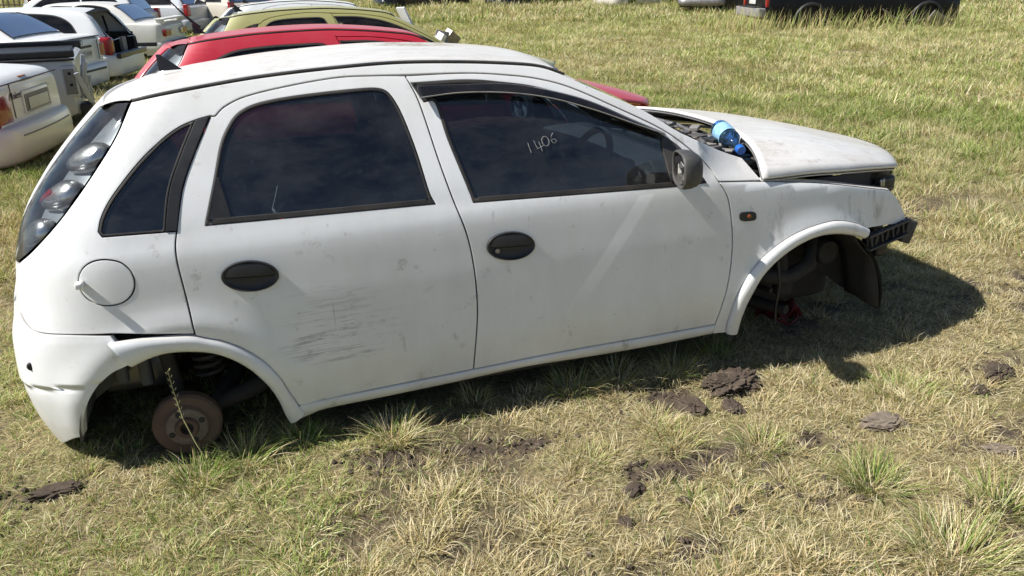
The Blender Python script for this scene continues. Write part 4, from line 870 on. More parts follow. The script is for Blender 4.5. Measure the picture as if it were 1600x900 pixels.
def clod(name, label, cat, x, y, s, mat, seed, sharp=.35, group=None, sub=4, sink=.25, rot=None, crack=True):
    """rough lump: noise-displaced, faceted, with cracks on clay"""
    bm = bmesh.new(); bmesh.ops.create_icosphere(bm, subdivisions=sub, radius=1); r = np.random.default_rng(seed); ph = r.uniform(0, 50, 3)
    C = np.array([tuple(v.co) for v in bm.verts]); q = C * 1.1 + ph; A, B_ = q[:, 0] + q[:, 2] * .7, q[:, 1] - q[:, 2] * .6; D, E = q[:, 0] * 1.3 - q[:, 2], q[:, 1] * 1.1 + q[:, 2] * .8
    k = 1 + sharp * 1.8 * (vnoise(A, B_, 1.2, seed, 3) - .5) + .55 * (vnoise(D, E, 2.8, seed + 1, 3) - .5) + .35 * (vnoise(A + 9, E, 7.5, seed + 2, 2) - .5)
    if crack:
        cell = np.minimum(np.abs(vnoise(D, B_, 2.2, seed + 3, 2) - .5), np.abs(vnoise(A, E, 2.2, seed + 4, 2) - .5)); k = k - .20 * np.clip(1 - cell / .035, 0, 1)
    C = C * k[:, None]; C[:, 2] = np.clip(C[:, 2], -.6, .85 + .25 * (vnoise(A, B_, 5, seed + 5, 2) - .5)); C = C * np.array(s)
    for v, c in zip(bm.verts, C): v.co = Vector(c)
    o = auto(bm_obj(name, bm, mat), 24); o.location = (x, y, float(ground_z(np.array(x), np.array(y))) + s[2] * (.6 - sink)); o.rotation_euler = (0, 0, rot if rot is not None else r.uniform(0, 6)); return tag(o, label, cat, group)

def variant(name, nb, rad, h, w, green, seg=3, lean=.38):
    """a small tussock mesh kept only as a source for instancing"""
    m = nb; a = RNG.uniform(0, 6.283, m); r = np.sqrt(RNG.random(m)) * rad; ln = np.clip(RNG.normal(lean, .28, m) + .2 * r / rad, 0, .97)
    o = blades(name, np.cos(a) * r, np.sin(a) * r, np.zeros(m), h * RNG.uniform(.35, 1.2, m), w * RNG.uniform(.6, 1.35, m), a + RNG.normal(0, .7, m), ln, RNG.uniform(0, .9, m), pick_tint(m, np.full(m, green)) * RNG.uniform(.85, 1.15), None, seg)
    COL.objects.unlink(o); o.use_fake_user = True; return o
def instanced(name, label, vs_list, nc, d0, d1, hs, gshift=0.0, soilkill=1.0, smin=.55, smax=1.45):
    """scatter tussocks over the ground as instances; vs_list runs from dry to green"""
    x, y, d = scatter(nc, d0, d1); s = soil_mask(x, y); keep = (RNG.random(nc) > s * soilkill) & ~under_car(x, y) & (RNG.random(nc) < .35 + 1.1 * vnoise(x, y, 1.3, 33, 4)); x, y, d = x[keep], y[keep], d[keep]; nc = len(x)
    g = np.clip((vnoise(x, y, .5, 41, 4) - .5) * 2.6 + (vnoise(x, y, 2.2, 45, 3) - .5) * 1.4 + RNG.normal(0, .16, nc) + .5 + gshift, 0, .999); vi = (g * len(vs_list)).astype(np.int32)
    me = bpy.data.meshes.new(name); me.vertices.add(nc); me.vertices.foreach_set('co', np.stack([x, y, ground_z(x, y) - .004], 1).ravel())
    me.attributes.new('vi', 'INT', 'POINT').data.foreach_set('value', vi); sc = hs(d) * RNG.uniform(smin, smax, nc) * (.55 + .9 * vnoise(x, y, 2.7, 43, 3)); me.attributes.new('scl', 'FLOAT', 'POINT').data.foreach_set('value', sc.astype(np.float32))
    rot = np.stack([RNG.normal(0, .12, nc), RNG.normal(0, .12, nc), RNG.uniform(0, 6.283, nc)], 1).astype(np.float32); me.attributes.new('rot', 'FLOAT_VECTOR', 'POINT').data.foreach_set('vector', rot.ravel()); me.update()
    o = link(bpy.data.objects.new(name, me)); gt = bpy.data.node_groups.new(name + '_nodes', 'GeometryNodeTree'); gt.interface.new_socket('Geometry', in_out='INPUT', socket_type='NodeSocketGeometry'); gt.interface.new_socket('Geometry', in_out='OUTPUT', socket_type='NodeSocketGeometry')
    N_ = gt.nodes; L_ = gt.links; gi = N_.new('NodeGroupInput'); go = N_.new('NodeGroupOutput'); jn = N_.new('GeometryNodeJoinGeometry')
    def attr(nm, tp): q = N_.new('GeometryNodeInputNamedAttribute'); q.data_type = tp; q.inputs['Name'].default_value = nm; return q.outputs[0]
    va = attr('vi', 'INT'); ra = attr('rot', 'FLOAT_VECTOR'); sa = attr('scl', 'FLOAT')
    for k, v in enumerate(vs_list):
        cp = N_.new('FunctionNodeCompare'); cp.data_type = 'INT'; cp.operation = 'EQUAL'; L_.new(va, cp.inputs[2]); cp.inputs[3].default_value = k
        ip = N_.new('GeometryNodeInstanceOnPoints'); oi = N_.new('GeometryNodeObjectInfo'); oi.inputs[0].default_value = v
        L_.new(gi.outputs[0], ip.inputs['Points']); L_.new(cp.outputs[0], ip.inputs['Selection']); L_.new(oi.outputs['Geometry'], ip.inputs['Instance']); L_.new(ra, ip.inputs['Rotation']); L_.new(sa, ip.inputs['Scale']); L_.new(ip.outputs[0], jn.inputs[0])
    L_.new(jn.outputs[0], go.inputs[0]); md = o.modifiers.new('scatter', 'NODES'); md.node_group = gt
    return tag(o, label, 'grass', kind='stuff')
# ---------------------------------------------------------------- the other wrecks
def text_mesh(name, txt, size, mat, parent, mtx, italic=0.0):
    cu = bpy.data.curves.new(name, 'FONT'); cu.body = txt; cu.size = size; cu.align_x = 'CENTER'; cu.align_y = 'CENTER'; cu.extrude = .001; cu.shear = italic
    t = bpy.data.objects.new(name, cu); COL.objects.link(t); dg = bpy.context.evaluated_depsgraph_get(); me = bpy.data.meshes.new_from_object(t.evaluated_get(dg)); bpy.data.objects.remove(t); bpy.data.curves.remove(cu)
    me.materials.clear(); me.materials.append(mat); me.transform(mtx); o = bpy.data.objects.new(name, me); return link(o, parent)
class Car:
    """three-box or two-box car. Local frame: x forward from the tail, y to the car's left, z up"""
    def __init__(s, root, pt, L=4.2, hw=.82, zb=.22, zs=((0, .93), (.9, .96), (2.6, .93), (3.4, .86), (4.2, .70)), roof=None, tum=.42, crown=.03, rear_round=.22, arches=(.85, 3.3), gl=None):
        s.root = root; s.pt = pt; s.L = L; s.hw = hw; s.zb = zb; s.tum = tum; s.crown = crown; s.rr = rear_round; s.gl = gl or M['farglass']
        s.zsf = pchip([a for a, b in zs], [b for a, b in zs]); s.roof = roof; s.rf = pchip([a for a, b in roof], [b for a, b in roof]) if roof else None; s.arches = arches
        s.hull()
        if roof: s.cabin()
    def hwx(s, x):
        x = np.asarray(x, float); r = np.clip(1 - x / s.rr, 0, 1); f = np.clip((x - (s.L - .9)) / .9, 0, 1); return s.hw * (1 - .20 * r ** 2.0 - .20 * f ** 2.4)
    def side_y(s, x, z):
        zs = s.zsf(x); t = np.clip((z - s.zb) / np.maximum(zs - s.zb, .1), 0, 1)
        return s.hwx(x) - .05 * (1 - np.clip(t / .35, 0, 1)) ** 2 - .035 * np.clip((t - .65) / .35, 0, 1) ** 2
    def hull(s):
        xs = np.unique(np.concatenate([[0, .008, .03, .07, .13, .2], np.linspace(.3, s.L - .3, 44), [s.L - .15, s.L - .06, s.L]])); rows = []
        for x in xs:
            zs = float(s.zsf(x)); zb = s.zb + .10 * max(0, 1 - x / .4) ** 2
            for ax in s.arches:
                if ax is not None and abs(x - ax) < .34: zb = max(zb, .30 + math.sqrt(max(0, .34 ** 2 - (x - ax) ** 2)) - .02)
            e = .03 * max(0, 1 - x / .10) ** 2; r = []
            for t in (0, .06, .2, .4, .6, .78, .9, .96): z = zb + (zs - e - zb) * t; r.append((x, float(s.side_y(x, z)), z))
            y0 = r[-1][1]; zt = zs - e
            for k, dz in ((.975, .0), (.93, .010), (.85, .014), (.6, .020), (.3, .026), (0, .028)): r.append((x, y0 * k, zt + dz * s.crown / .028))
            r = [(a, -b, c) for a, b, c in r] + [(a, b, c) for a, b, c in r[::-1][1:]]; rows.append(r)
        P = np.array(rows); V = P.reshape(-1, 3); n = P.shape[1]; F = [(i * n + j, i * n + j + 1, (i + 1) * n + j + 1, (i + 1) * n + j) for i in range(len(rows) - 1) for j in range(n - 1)]
        h = n // 2; F += [(j, n - 1 - j, n - 2 - j, j + 1) for j in range(h)]; q = (len(rows) - 1) * n; F += [(q + j, q + j + 1, q + n - 2 - j, q + n - 1 - j) for j in range(h)]
        F = [f for f in F if len(set(f)) == len(f)]
        s.body = auto(mesh_obj('body', V, F, s.pt, s.root), 42)
        rbox('underbody', (s.L / 2, 0, s.zb + .06), (s.L - .5, s.hw * 1.6, .12), M['dark'], s.root, .02)
        for ax in s.arches:
            if ax is None: continue
            rbox('wheel_well', (ax, 0, .45), (.66, s.hw * 1.86, .42), M['dark'], s.root, .02)
    def cab_y(s, x, z): zs = s.zsf(x); return s.hwx(x) - .055 - s.tum * (np.asarray(z) - zs)
    def section(s, x, k=None):
        zt = float(s.rf(x)); zs = float(s.zsf(x)) - .01; pts = []
        for t in np.linspace(0, 1, 6): z = zs + (max(zt - .05, zs) - zs) * t; pts.append((x, float(s.cab_y(x, z)), z))
        y = pts[-1][1]; h = max(zt - pts[-1][2], 0.0)
        for f, g in ((.97, .55), (.90, .85), (.75, 1.0), (.4, 1.15), (0, 1.2)): pts.append((x, y * f, pts[-6 if False else 5][2] + h * g))
        return pts
    def cabin(s):
        a, b = s.roof[0][0], s.roof[-1][0]; xs = np.linspace(a, b, 48); rows = []
        for x in xs:
            p = s.section(x); rows.append([(u, -v, w) for u, v, w in p] + [(u, v, w) for u, v, w in p[::-1][1:]])
        P = np.array(rows); s.cab = auto(grid_mesh('cabin', P, s.pt, s.root), 40)
    def side_glass(s, loop, sides=(1, -1), frame=True, mat=None):
        for sg in sides:
            P = lambda u, z: np.stack([u, sg * s.cab_y(u, z), z], -1)
            N = lambda u, z: np.broadcast_to(np.array([0, sg, .38]) / math.hypot(1, .38), np.shape(u) + (3,)).copy()
            L = smooth_line(loop, True, .03)
            panel('side_window_seal', L, M['rubber'], s.cab, off=.004, gap=0, depth=.004, step=.12, P=P, N=N, tilt=.1)
            panel('side_window', inset(L, .018), mat or s.gl, s.cab, off=.008, gap=0, depth=.004, step=.12, P=P, N=N, tilt=.1)
    def slope_glass(s, x0, x1, name='rear_window', frac=.86, lift=.008, mat=None):
        xs = np.linspace(x0, x1, 10); rows = []
        for x in xs:
            p = s.section(x); y = p[5][1]; zt = p[5][2]; h = max(float(s.rf(x)) - zt, 0); rows.append([(x, y * q * frac, zt + h * (1.2 - .35 * abs(q) ** 3) + lift) for q in np.linspace(-1, 1, 13)])
        P = np.array(rows); n = np.cross(P[-1, 6] - P[0, 6], P[0, -1] - P[0, 0]); n /= np.linalg.norm(n); n *= np.sign(n[2]); P = P + n * .004
        fr = P - n * .003; fr = fr + (fr - fr.mean((0, 1))) * .05
        grid_mesh(name + '_seal', fr, M['rubber'], s.cab); return grid_mesh(name, P, mat or s.gl, s.cab)
    def bumper(s, z0, z1, mat, rear=True, proud=.05, strip=None, wrap=.62):
        """wrap-round bumper: bulged section, tucked under, ends carried round the corners"""
        R = .30; hw = s.hw * 1.005; path = []
        for x in np.linspace(wrap, R - proud, 6)[:-1]: path.append((x, -hw, 0, -1))
        for a in np.linspace(0, math.pi / 2, 12): path.append((R - proud - R * math.sin(a), -(hw - R * (1 - math.cos(a))), -math.sin(a), -math.cos(a)))
        for y in np.linspace(-(hw - R), 0, 6)[1:]: path.append((-proud - .03 * (1 - (y / (hw - R)) ** 2), y, -1, 0))
        path = path + [(x, -y, a, -b) for x, y, a, b in path[::-1][1:]]
        prof = [(-.10, -.01), (-.045, .0), (-.012, .10), (.006, .28), (.012, .50), (.010, .72), (.0, .88), (-.018, .97), (-.05, 1.0), (-.14, 1.01)]; rows = []
        for o, t in prof: rows.append([((x + o * a) if rear else s.L - (x + o * a), y + o * b, z0 + (z1 - z0) * t) for x, y, a, b in path])
        o = auto(grid_mesh('rear_bumper' if rear else 'front_bumper', np.array(rows), mat, s.root), 50)
        if strip: rbox('bumper_strip', (-proud - .035, 0, strip), (.03, hw * 1.1, .03), M['black'], o, .006)
        return o
    def lamp(s, y, z, w, h, mat, d=.05, x=.0, name='tail_light', bev=.02):
        return rbox(name, (x + d / 2 - .022, y, z), (d, w, h), mat, s.root, bev)
    def plate(s, z, txt, y=0, w=.46, h=.11, x=-.004):
        p = rbox('number_plate', (x - .006, y, z), (.008, w, h), M['platewhite'], s.root, .002)
        R = Matrix(((0, 0, -1, x - .0105), (-1, 0, 0, y), (0, 1, 0, z), (0, 0, 0, 1)))
        if txt: text_mesh('plate_lettering', txt, h * .80, M['platetext'], p, R)
        return p
    def gapline(s, pts, r=.006): return tube('panel_gap', pts, r, M['rubber'], s.body, 5)
    def shut(s, x, z0, z1, side=1):
        zz = np.linspace(z0, z1, 8); return s.gapline([(x, side * float(s.side_y(x, z) + .001), z) for z in zz], .005)
def place(o, x, y, z, phi):
    """tail at (x, y); phi is the direction the car's nose points, degrees from +x"""
    o.location = (x, y, z); o.rotation_euler = (0, 0, math.radians(phi))
# two more hatchbacks of the same shape standing parallel behind the white one
RED = thing('red_hatchback', 'red three-door hatchback with raised bonnet parked right behind the white one', 'car')
OLV = thing('olive_hatchback', 'olive gold five-door hatchback parked behind the red car', 'car')
WH3 = thing('white_hatchback', 'white stripped hatchback shell behind the olive gold car, partly hidden', 'car')
hatchback(RED, M['red'], 3, True); hatchback(OLV, M['olive'], 5, True); hatchback(WH3, M['white2'], 5, False)
place(RED, -.054, 2.47, -.215, 3.68); place(OLV, .181, 4.95, -.185, .49); place(WH3, .25, 8.33, -.22, 0)
for o in (RED, OLV, WH3): o.rotation_euler.x = math.radians(-2.6)
tube('whip_aerial', [(.10, 0, 1.44), (.02, -.005, 1.52), (-.17, -.02, 1.74)], [.014, .006, .003], M['black'], RED, 8)
rbox('raised_bonnet', (2.28, .25, 1.10), (.03, .62, .46), M['white2'], WH3, .01, Matrix.Rotation(math.radians(-24), 3, 'Y'))
bn = [o for o in RED.children if o.name.startswith('bonnet')][0]; pv = Matrix.Translation((2.22, 0, .93)); bn.matrix_local = Matrix.Translation((.14, 0, .02)) @ pv @ Matrix.Rotation(math.radians(2.0), 4, 'Y') @ pv.inverted()
# ivory saloon, tail towards the viewer
ca = thing('ivory_saloon', 'cream saloon with red tail light and empty plate recess at the left edge', 'car'); place(ca, -1.63, 4.98, -.235, 171.5)
c = Car(ca, M['white2'], L=4.3, hw=.84, zb=.24, zs=((0, .92), (.10, .955), (.9, 1.0), (2.6, .96), (3.4, .90), (4.3, .72)), roof=((.55, .99), (1.15, 1.36), (1.9, 1.42), (2.5, 1.40), (3.25, .95)), rear_round=.30)
c.side_glass([(1.0, 1.04, 1), (1.28, 1.30), (1.9, 1.345), (1.92, 1.03, 1)]); c.side_glass([(2.0, 1.03, 1), (1.98, 1.345, 1), (2.45, 1.33), (2.95, 1.02, 1)]); c.slope_glass(.66, 1.12); c.slope_glass(3.15, 2.58, 'windscreen')
bq = c.bumper(.28, .60, M['white2'], proud=.09); tube('bumper_crease', [(-.134 + .03 * (y / .55) ** 2, y, .515) for y in np.linspace(-.54, .54, 15)], .006, M['grey'], bq, 5); rbox('lower_valance', (.10, 0, .24), (.22, 1.2, .12), M['dark'], bq, .03)
for sy in (1,):
    c.lamp(sy * .555, .735, .34, .30, M['redlens'], .16, .02, bev=.05); rbox('lamp_return', (.12, sy * .785, .745), (.22, .03, .20), M['redlens'], ca, .012)
rec = rbox('plate_recess', (-.004, -.12, .745), (.02, .60, .20), M['white2'], ca, .02); rbox('recess_face', (-.016, -.12, .735), (.006, .54, .15), M['grey'], rec, .002); c.plate(.725, None, -.12, .44, .10, -.020)
text_mesh('model_script', 'Molere', .085, M['platetext'], ca, Matrix(((0, 0, -1, -.003), (-1, 0, 0, .30), (0, 1, 0, .82), (0, 0, 0, 1))), .35)
rbox('amber_reflector', (.045, -.02, .955), (.03, .15, .012), M['amber'], ca, .004); c.gapline([(.004, y, .93) for y in np.linspace(-.72, .72, 9)]); c.gapline([(-.002, .375, z) for z in np.linspace(.64, .93, 6)])
# silver pickup load bed
cb = thing('silver_pickup', 'silver pickup with black load bed rails and its tail light torn out', 'pickup'); place(cb, -1.60, 7.35, -.25, 187)
c = Car(cb, M['silver'], L=4.9, hw=.84, zb=.32, zs=((0, .985), (2.0, 1.0), (2.2, 1.0), (3.6, .97), (4.9, .80)), roof=((2.1, 1.02), (2.25, 1.48), (2.8, 1.54), (3.2, 1.5), (3.8, 1.0)), rear_round=.06, arches=(1.15, 3.9), crown=.0)
rbox('bed_floor', (1.05, 0, .992), (1.95, 1.44, .02), M['black'], cb, .004)
for sy in (1, -1):
    r_ = rbox('bed_rail', (1.02, sy * .765, 1.02), (2.06, .11, .075), M['black'], cb, .02); tube('rail_bar', [(.0, sy * .825, .965), (2.05, sy * .835, .965)], .016, M['black'], r_, 8)
    lh = rbox('lamp_cavity', (.075, sy * .815, .735), (.15, .07, .34), M['silver'], cb, .03); rbox('cavity_back', (.075, sy * .848, .735), (.11, .01, .27), M['grey'], lh, .004)
    for q in range(4): rbox('lamp_socket', (.05 + .02 * (q % 2), sy * .856, .64 + .06 * q), (.03, .012, .03), M['dark'] if q % 2 else M['steel'], lh, .004)
rnd = random.Random(8)
for i in range(7):
    rbox('torn_flange', (-.05 - .02 * i / 7, .80 - .05 * i, .70 + rnd.uniform(-.12, .12)), (.05, .03, .42 - .03 * i), M['silver'], cb, .006, Matrix.Rotation(rnd.uniform(-.3, .3), 3, 'Y') @ Matrix.Rotation(rnd.uniform(-.4, .4), 3, 'X'))
rbox('corner_step', (-.03, .70, .40), (.12, .24, .18), M['black'], cb, .02)
for i in range(6): rbox('dangling_metal', (-.10 - .05 * i, .62 - .10 * i, .33 + rnd.uniform(-.05, .08)), (.14, .05, .02), M['steel'], cb, .004, Matrix.Rotation(rnd.uniform(-.8, .8), 3, 'X') @ Matrix.Rotation(rnd.uniform(-.8, .8), 3, 'Z'))
# white saloon with number plate
cc = thing('white_saloon', 'white saloon with dark rear window and number plate behind the silver pickup', 'car'); place(cc, -2.20, 11.0, -.345, 163.5)
c = Car(cc, M['white2'], L=4.2, hw=.80, zb=.24, zs=((0, .955), (.08, .985), (.6, 1.0), (2.5, .96), (3.3, .90), (4.2, .70)), roof=((.55, 1.0), (1.20, 1.35), (1.9, 1.42), (2.4, 1.40), (3.1, .95)), rear_round=.24)
c.side_glass([(1.10, 1.03, 1), (1.02, 1.10), (1.22, 1.27), (1.6, 1.335), (1.95, 1.345), (1.97, 1.03, 1)]); c.side_glass([(2.05, 1.03, 1), (2.03, 1.345, 1), (2.4, 1.33), (2.85, 1.02, 1)]); c.slope_glass(.64, 1.17, frac=.9); c.slope_glass(3.0, 2.48, 'windscreen')
c.bumper(.25, .58, M['white2'], proud=.08, strip=.50); c.plate(.735, 'NE 600 NW', -.02, .50, .125); rbox('lid_garnish', (-.006, -.02, .845), (.02, .56, .035), M['black'], cc, .008); rbox('lid_edge', (.02, 0, .985), (.05, 1.30, .012), M['black'], cc, .004)
for sy in (1, -1): c.lamp(sy * .66, .77, .18, .20, M['redlens'], .12, .02)
lathe('badge', [(.026, -.002), (.032, -.006), (.036, -.002)], M['chrome'], cc, 20, 'x', (-.004, -.02, .915)); c.gapline([(-.003, .52, z) for z in np.linspace(.62, .93, 6)]); c.gapline([(-.003, -.52, z) for z in np.linspace(.62, .93, 6)])
# white hatchback with the tailgate gone
cd_ = thing('white_hatchback', 'white hatchback with its tailgate missing and one red tail light showing', 'car'); place(cd_, -1.82, 12.9, -.385, 168.8)
class Hatch(Car):
    def hull(s):
        super().hull(); me = s.body.data; bm = bmesh.new(); bm.from_mesh(me)
        kill = [f for f in bm.faces if (f.calc_center_median().x < .004 and f.calc_center_median().z > .55 and abs(f.calc_center_median().y) < .60) or (f.calc_center_median().x < .85 and f.calc_center_median().z > .90 and abs(f.calc_center_median().y) < .60)]
        bmesh.ops.delete(bm, geom=kill, context='FACES'); bm.to_mesh(me); bm.free()
    def cabin(s):
        super().cabin(); me = s.cab.data; bm = bmesh.new(); bm.from_mesh(me)
        kill = [f for f in bm.faces if f.calc_center_median().x < .36 and abs(f.calc_center_median().y) < .475]
        bmesh.ops.delete(bm, geom=kill, context='FACES'); bm.to_mesh(me); bm.free()
c = Hatch(cd_, M['white2'], L=3.8, hw=.81, zb=.25, zs=((0, .90), (.1, .94), (.8, .95), (2.3, .93), (3.0, .88), (3.8, .68)), roof=((.06, .93), (.40, 1.345), (.9, 1.40), (1.8, 1.41), (2.2, 1.38), (2.95, .93)), rear_round=.26, arches=(.75, 3.1))
c.side_glass([(.48, .99, 1), (.62, 1.20), (.86, 1.31), (1.3, 1.345), (1.50, 1.345), (1.53, .98, 1)]); c.side_glass([(1.62, .98, 1), (1.60, 1.345, 1), (2.1, 1.33), (2.7, .97, 1)]); c.slope_glass(2.85, 2.28, 'windscreen')
bl = rbox('boot_lining', (.55, 0, .54), (1.0, 1.30, .05), M['dark'], cd_, .01); rbox('boot_wall', (.50, .64, .75), (.9, .03, .42), M['dark'], bl, .01); rbox('boot_wall', (.50, -.64, .75), (.9, .03, .42), M['dark'], bl, .01); rbox('seat_back', (.95, 0, .88), (.10, 1.22, .66), M['cabin'], bl, .04)
rbox('trim_panel', (.10, -.20, .75), (.06, .20, .30), M['grey'], bl, .01); tube('opening_frame', [(.02, .60, .60), (.06, .60, .92), (.38, .50, 1.33), (.40, 0, 1.37), (.38, -.50, 1.33), (.06, -.60, .92), (.02, -.60, .60)], .022, M['black'], cd_, 8)
tube('seat_belt', [(.45, -.42, 1.25), (.40, -.40, 1.0), (.40, -.36, .72)], .02, M['black'], bl, 6)
for sy in (1,): lm = c.lamp(sy * .665, .80, .19, .30, M['redlens'], .22, .0, bev=.06)
bp_ = c.bumper(.30, .66, M['white2'], proud=.10); rbox('bumper_cap', (-.10, 0, .635), (.07, 1.40, .09), M['navy'], bp_, .02); 
# older white saloon with boot spoiler
ce = thing('white_saloon', 'older white saloon with boot spoiler and black bumper strip', 'car'); place(ce, -1.32, 17.6, -.42, 167.0)
c = Car(ce, M['ivory'], L=4.3, hw=.82, zb=.26, zs=((0, .90), (.1, .93), (.65, .95), (2.6, .93), (3.4, .88), (4.3, .70)), roof=((.58, .96), (1.12, 1.33), (1.8, 1.39), (2.5, 1.37), (3.15, .93)), rear_round=.18)
c.side_glass([(1.02, .985, 1), (1.25, 1.29), (1.9, 1.325), (1.92, .98, 1)]); c.side_glass([(2.0, .98, 1), (1.98, 1.325, 1), (2.5, 1.31), (2.95, .97, 1)]); c.slope_glass(.66, 1.08, frac=.9); c.slope_glass(3.05, 2.58, 'windscreen')
for sy in (1, -1):
    lm = c.lamp(sy * .60, .74, .34, .15, M['redlens'], .08, .0); rbox('clear_section', (-.026, sy * .36, .74), (.02, .16, .12), M['chrome'], lm, .01)
sp = rbox('boot_spoiler', (.10, 0, 1.03), (.22, 1.44, .035), M['ivory'], ce, .016)
for sy in (1, -1): rbox('spoiler_leg', (.10, sy * .68, .975), (.18, .05, .11), M['ivory'], sp, .015)
c.bumper(.30, .56, M['ivory'], proud=.09); rbox('bumper_strip', (-.11, 0, .52), (.05, 1.45, .10), M['black'], ce, .015); rbox('side_strip', (2.0, .825, .50), (3.6, .02, .09), M['black'], ce, .005)
# cars further back along the left row
def estate(name, label, pt, x, y, z, phi, dark=False, **k):
    o = thing(name, label, 'car'); place(o, x, y, z, phi); spec = dict(L=4.2, hw=.83, zb=.25, zs=((0, .93), (.1, .96), (.8, .97), (2.4, .95), (3.2, .90), (4.2, .70)), roof=((.10, .96), (.45, 1.38), (1.0, 1.46), (2.0, 1.46), (2.5, 1.42), (3.3, .95)), rear_round=.26, arches=(.8, 3.3)); spec.update(k)
    c = Car(o, pt, **spec); c.side_glass([(.50, 1.01, 1), (.62, 1.28), (.95, 1.38), (1.45, 1.39), (1.47, 1.0, 1)]); c.side_glass([(1.55, 1.0, 1), (1.53, 1.39, 1), (2.35, 1.37), (2.95, .99, 1)]); c.slope_glass(.14, .42); c.slope_glass(3.2, 2.6, 'windscreen'); c.bumper(.28, .60, pt, proud=.08)
    for sy in (1, -1): c.lamp(sy * .70, .86, .16, .34, M['redlens'], .14, .0)
    return c
estate('white_estate', 'white estate car with dark side windows behind the two white saloons', M['white2'], -2.2, 21.5, -.36, 168)
estate('silver_hatchback', 'silver hatchback seen from behind above the boot spoiler of the old saloon', M['silver'], -1.0, 24.0, -.32, 150)
estate('beige_hatchback', 'beige hatchback with tall red tail light next to the silver one', M['beige'], .5, 23.6, -.28, 120)
estate('silver_hatchback', 'pale blue grey car just above the rear of the olive roof', M['silver'], 2.6, 27.0, -.2, 150)
estate('dark_hatchback', 'dark wreck in front of the picket fence, far left', M['navy'], -11.6, 40.5, -.3, 150)
estate('silver_wreck', 'grey wreck nose to the picket fence, far left', M['silver'], -9.6, 41.5, -.3, 20)
# paling fence far behind
fe_ = thing('paling_fence', 'weathered wooden paling fence at the far left edge of the field', 'fence', (-9.5, 47.5, -.3))
wood = plain('weathered_wood', (.42, .34, .22), .85, var=.4, vs_=3); pm = None
for i in range(64):
    if pm is None: pm = rbox('paling', (0, 0, .75), (.085, .03, 1.5), wood, fe_, .008); pm.location.x = -8
    else: q = pm.copy(); COL.objects.link(q); q.parent = fe_; q.location.x = -8 + .26 * i; q.rotation_euler.y = random.uniform(-.03, .03)
for z in (.4, 1.2): rbox('fence_rail', (0, .05, z), (17, .05, .08), wood, fe_, .01)
# far right: row of wrecks behind the field
pk = thing('dark_pickup', 'dark pickup with black wheels standing in long grass, far right', 'pickup'); place(pk, 13.15, 16.0, -.10, -13)
c = Car(pk, M['inky'], L=5.2, hw=.88, zb=.34, zs=((0, 1.0), (1.9, 1.04), (2.2, 1.06), (3.8, 1.04), (4.6, .98), (5.2, .86)), roof=((1.95, 1.05), (2.1, 1.62), (2.7, 1.72), (3.3, 1.68), (4.0, 1.05)), rear_round=.05, arches=(1.15, 4.25))
c.side_glass([(2.2, 1.12, 1), (2.22, 1.56, 1), (3.2, 1.56), (3.7, 1.12, 1)]); c.slope_glass(3.9, 3.4, 'windscreen')
for ax in (1.15, 4.25):
    for sy in (1, -1): tube('arch_extension', [(ax + .40 * math.cos(a), sy * .90, .34 + .42 * math.sin(a)) for a in np.linspace(-.1, math.pi + .1, 18)], .05, M['black'], pk, 8)
for ax in (1.15, 4.25):
    for sy in (1, -1):
        ty = lathe('wheel', [(0, .06), (.20, .06), (.23, .10), (.33, .11), (.36, .07), (.36, -.07), (.33, -.11), (0, -.10)], M['rubber'], pk, 28, 'y', (ax, sy * .76, .36)); lathe('wheel_rim', [(0, -.115), (.10, -.115), (.20, -.10), (.22, -.118)], M['dark'], ty, 20, 'y', (ax, sy * .76, .36))
rb_ = rbox('rear_bumper', (-.12, 0, .56), (.20, 1.70, .22), M['grey'], pk, .03); rbox('bumper_step', (-.14, 0, .68), (.16, 1.2, .03), M['black'], rb_, .01); c.plate(.80, None, .2)
for sy in (1, -1): c.lamp(sy * .80, .84, .12, .30, M['redlens'], .08)
rbox('loose_panel', (4.5, -1.0, .34), (.50, .05, .30), M['steel'], pk, .01, Matrix.Rotation(.5, 3, 'Y') @ Matrix.Rotation(.3, 3, 'X')); tube('bent_strip', [(3.0, -.95, .62), (3.3, -1.0, .42), (3.8, -1.02, .32), (4.3, -.98, .36)], .02, M['steel'], pk, 6)
vn = thing('silver_van', 'battered silver nosed wreck left of the dark pickup, far right', 'van'); place(vn, 18.3, 27.7, -.05, -120)
c = Car(vn, M['silver'], L=4.4, hw=.84, zb=.30, zs=((0, 1.0), (3.0, 1.0), (3.9, .98), (4.4, .9)), roof=((.1, 1.02), (.3, 1.75), (2.6, 1.85), (3.2, 1.7), (3.9, 1.0)), rear_round=.1, arches=(.8, 3.6)); c.bumper(.32, .52, M['steel'], rear=False, proud=.10); rbox('grille', (4.41, 0, .78), (.04, 1.1, .18), M['chrome'], vn, .02)
estate('beige_wreck', 'beige wreck at the top edge left of the silver nosed one', M['beige'], 15.2, 30.6, -.22, 20); estate('dark_wreck', 'black wreck in the far row straight above the bonnet of the white car', M['navy'], 10.8, 33.0, -.25, 8)
estate('dark_wreck', 'dark wreck in the far row furthest left, right of the cars', M['navy'], 6.0, 35.0, -.25, 8); estate('dark_wreck', 'dark wreck between the silver nosed one and the dark pickup', M['navy'], 16.2, 25.0, -.2, -20)
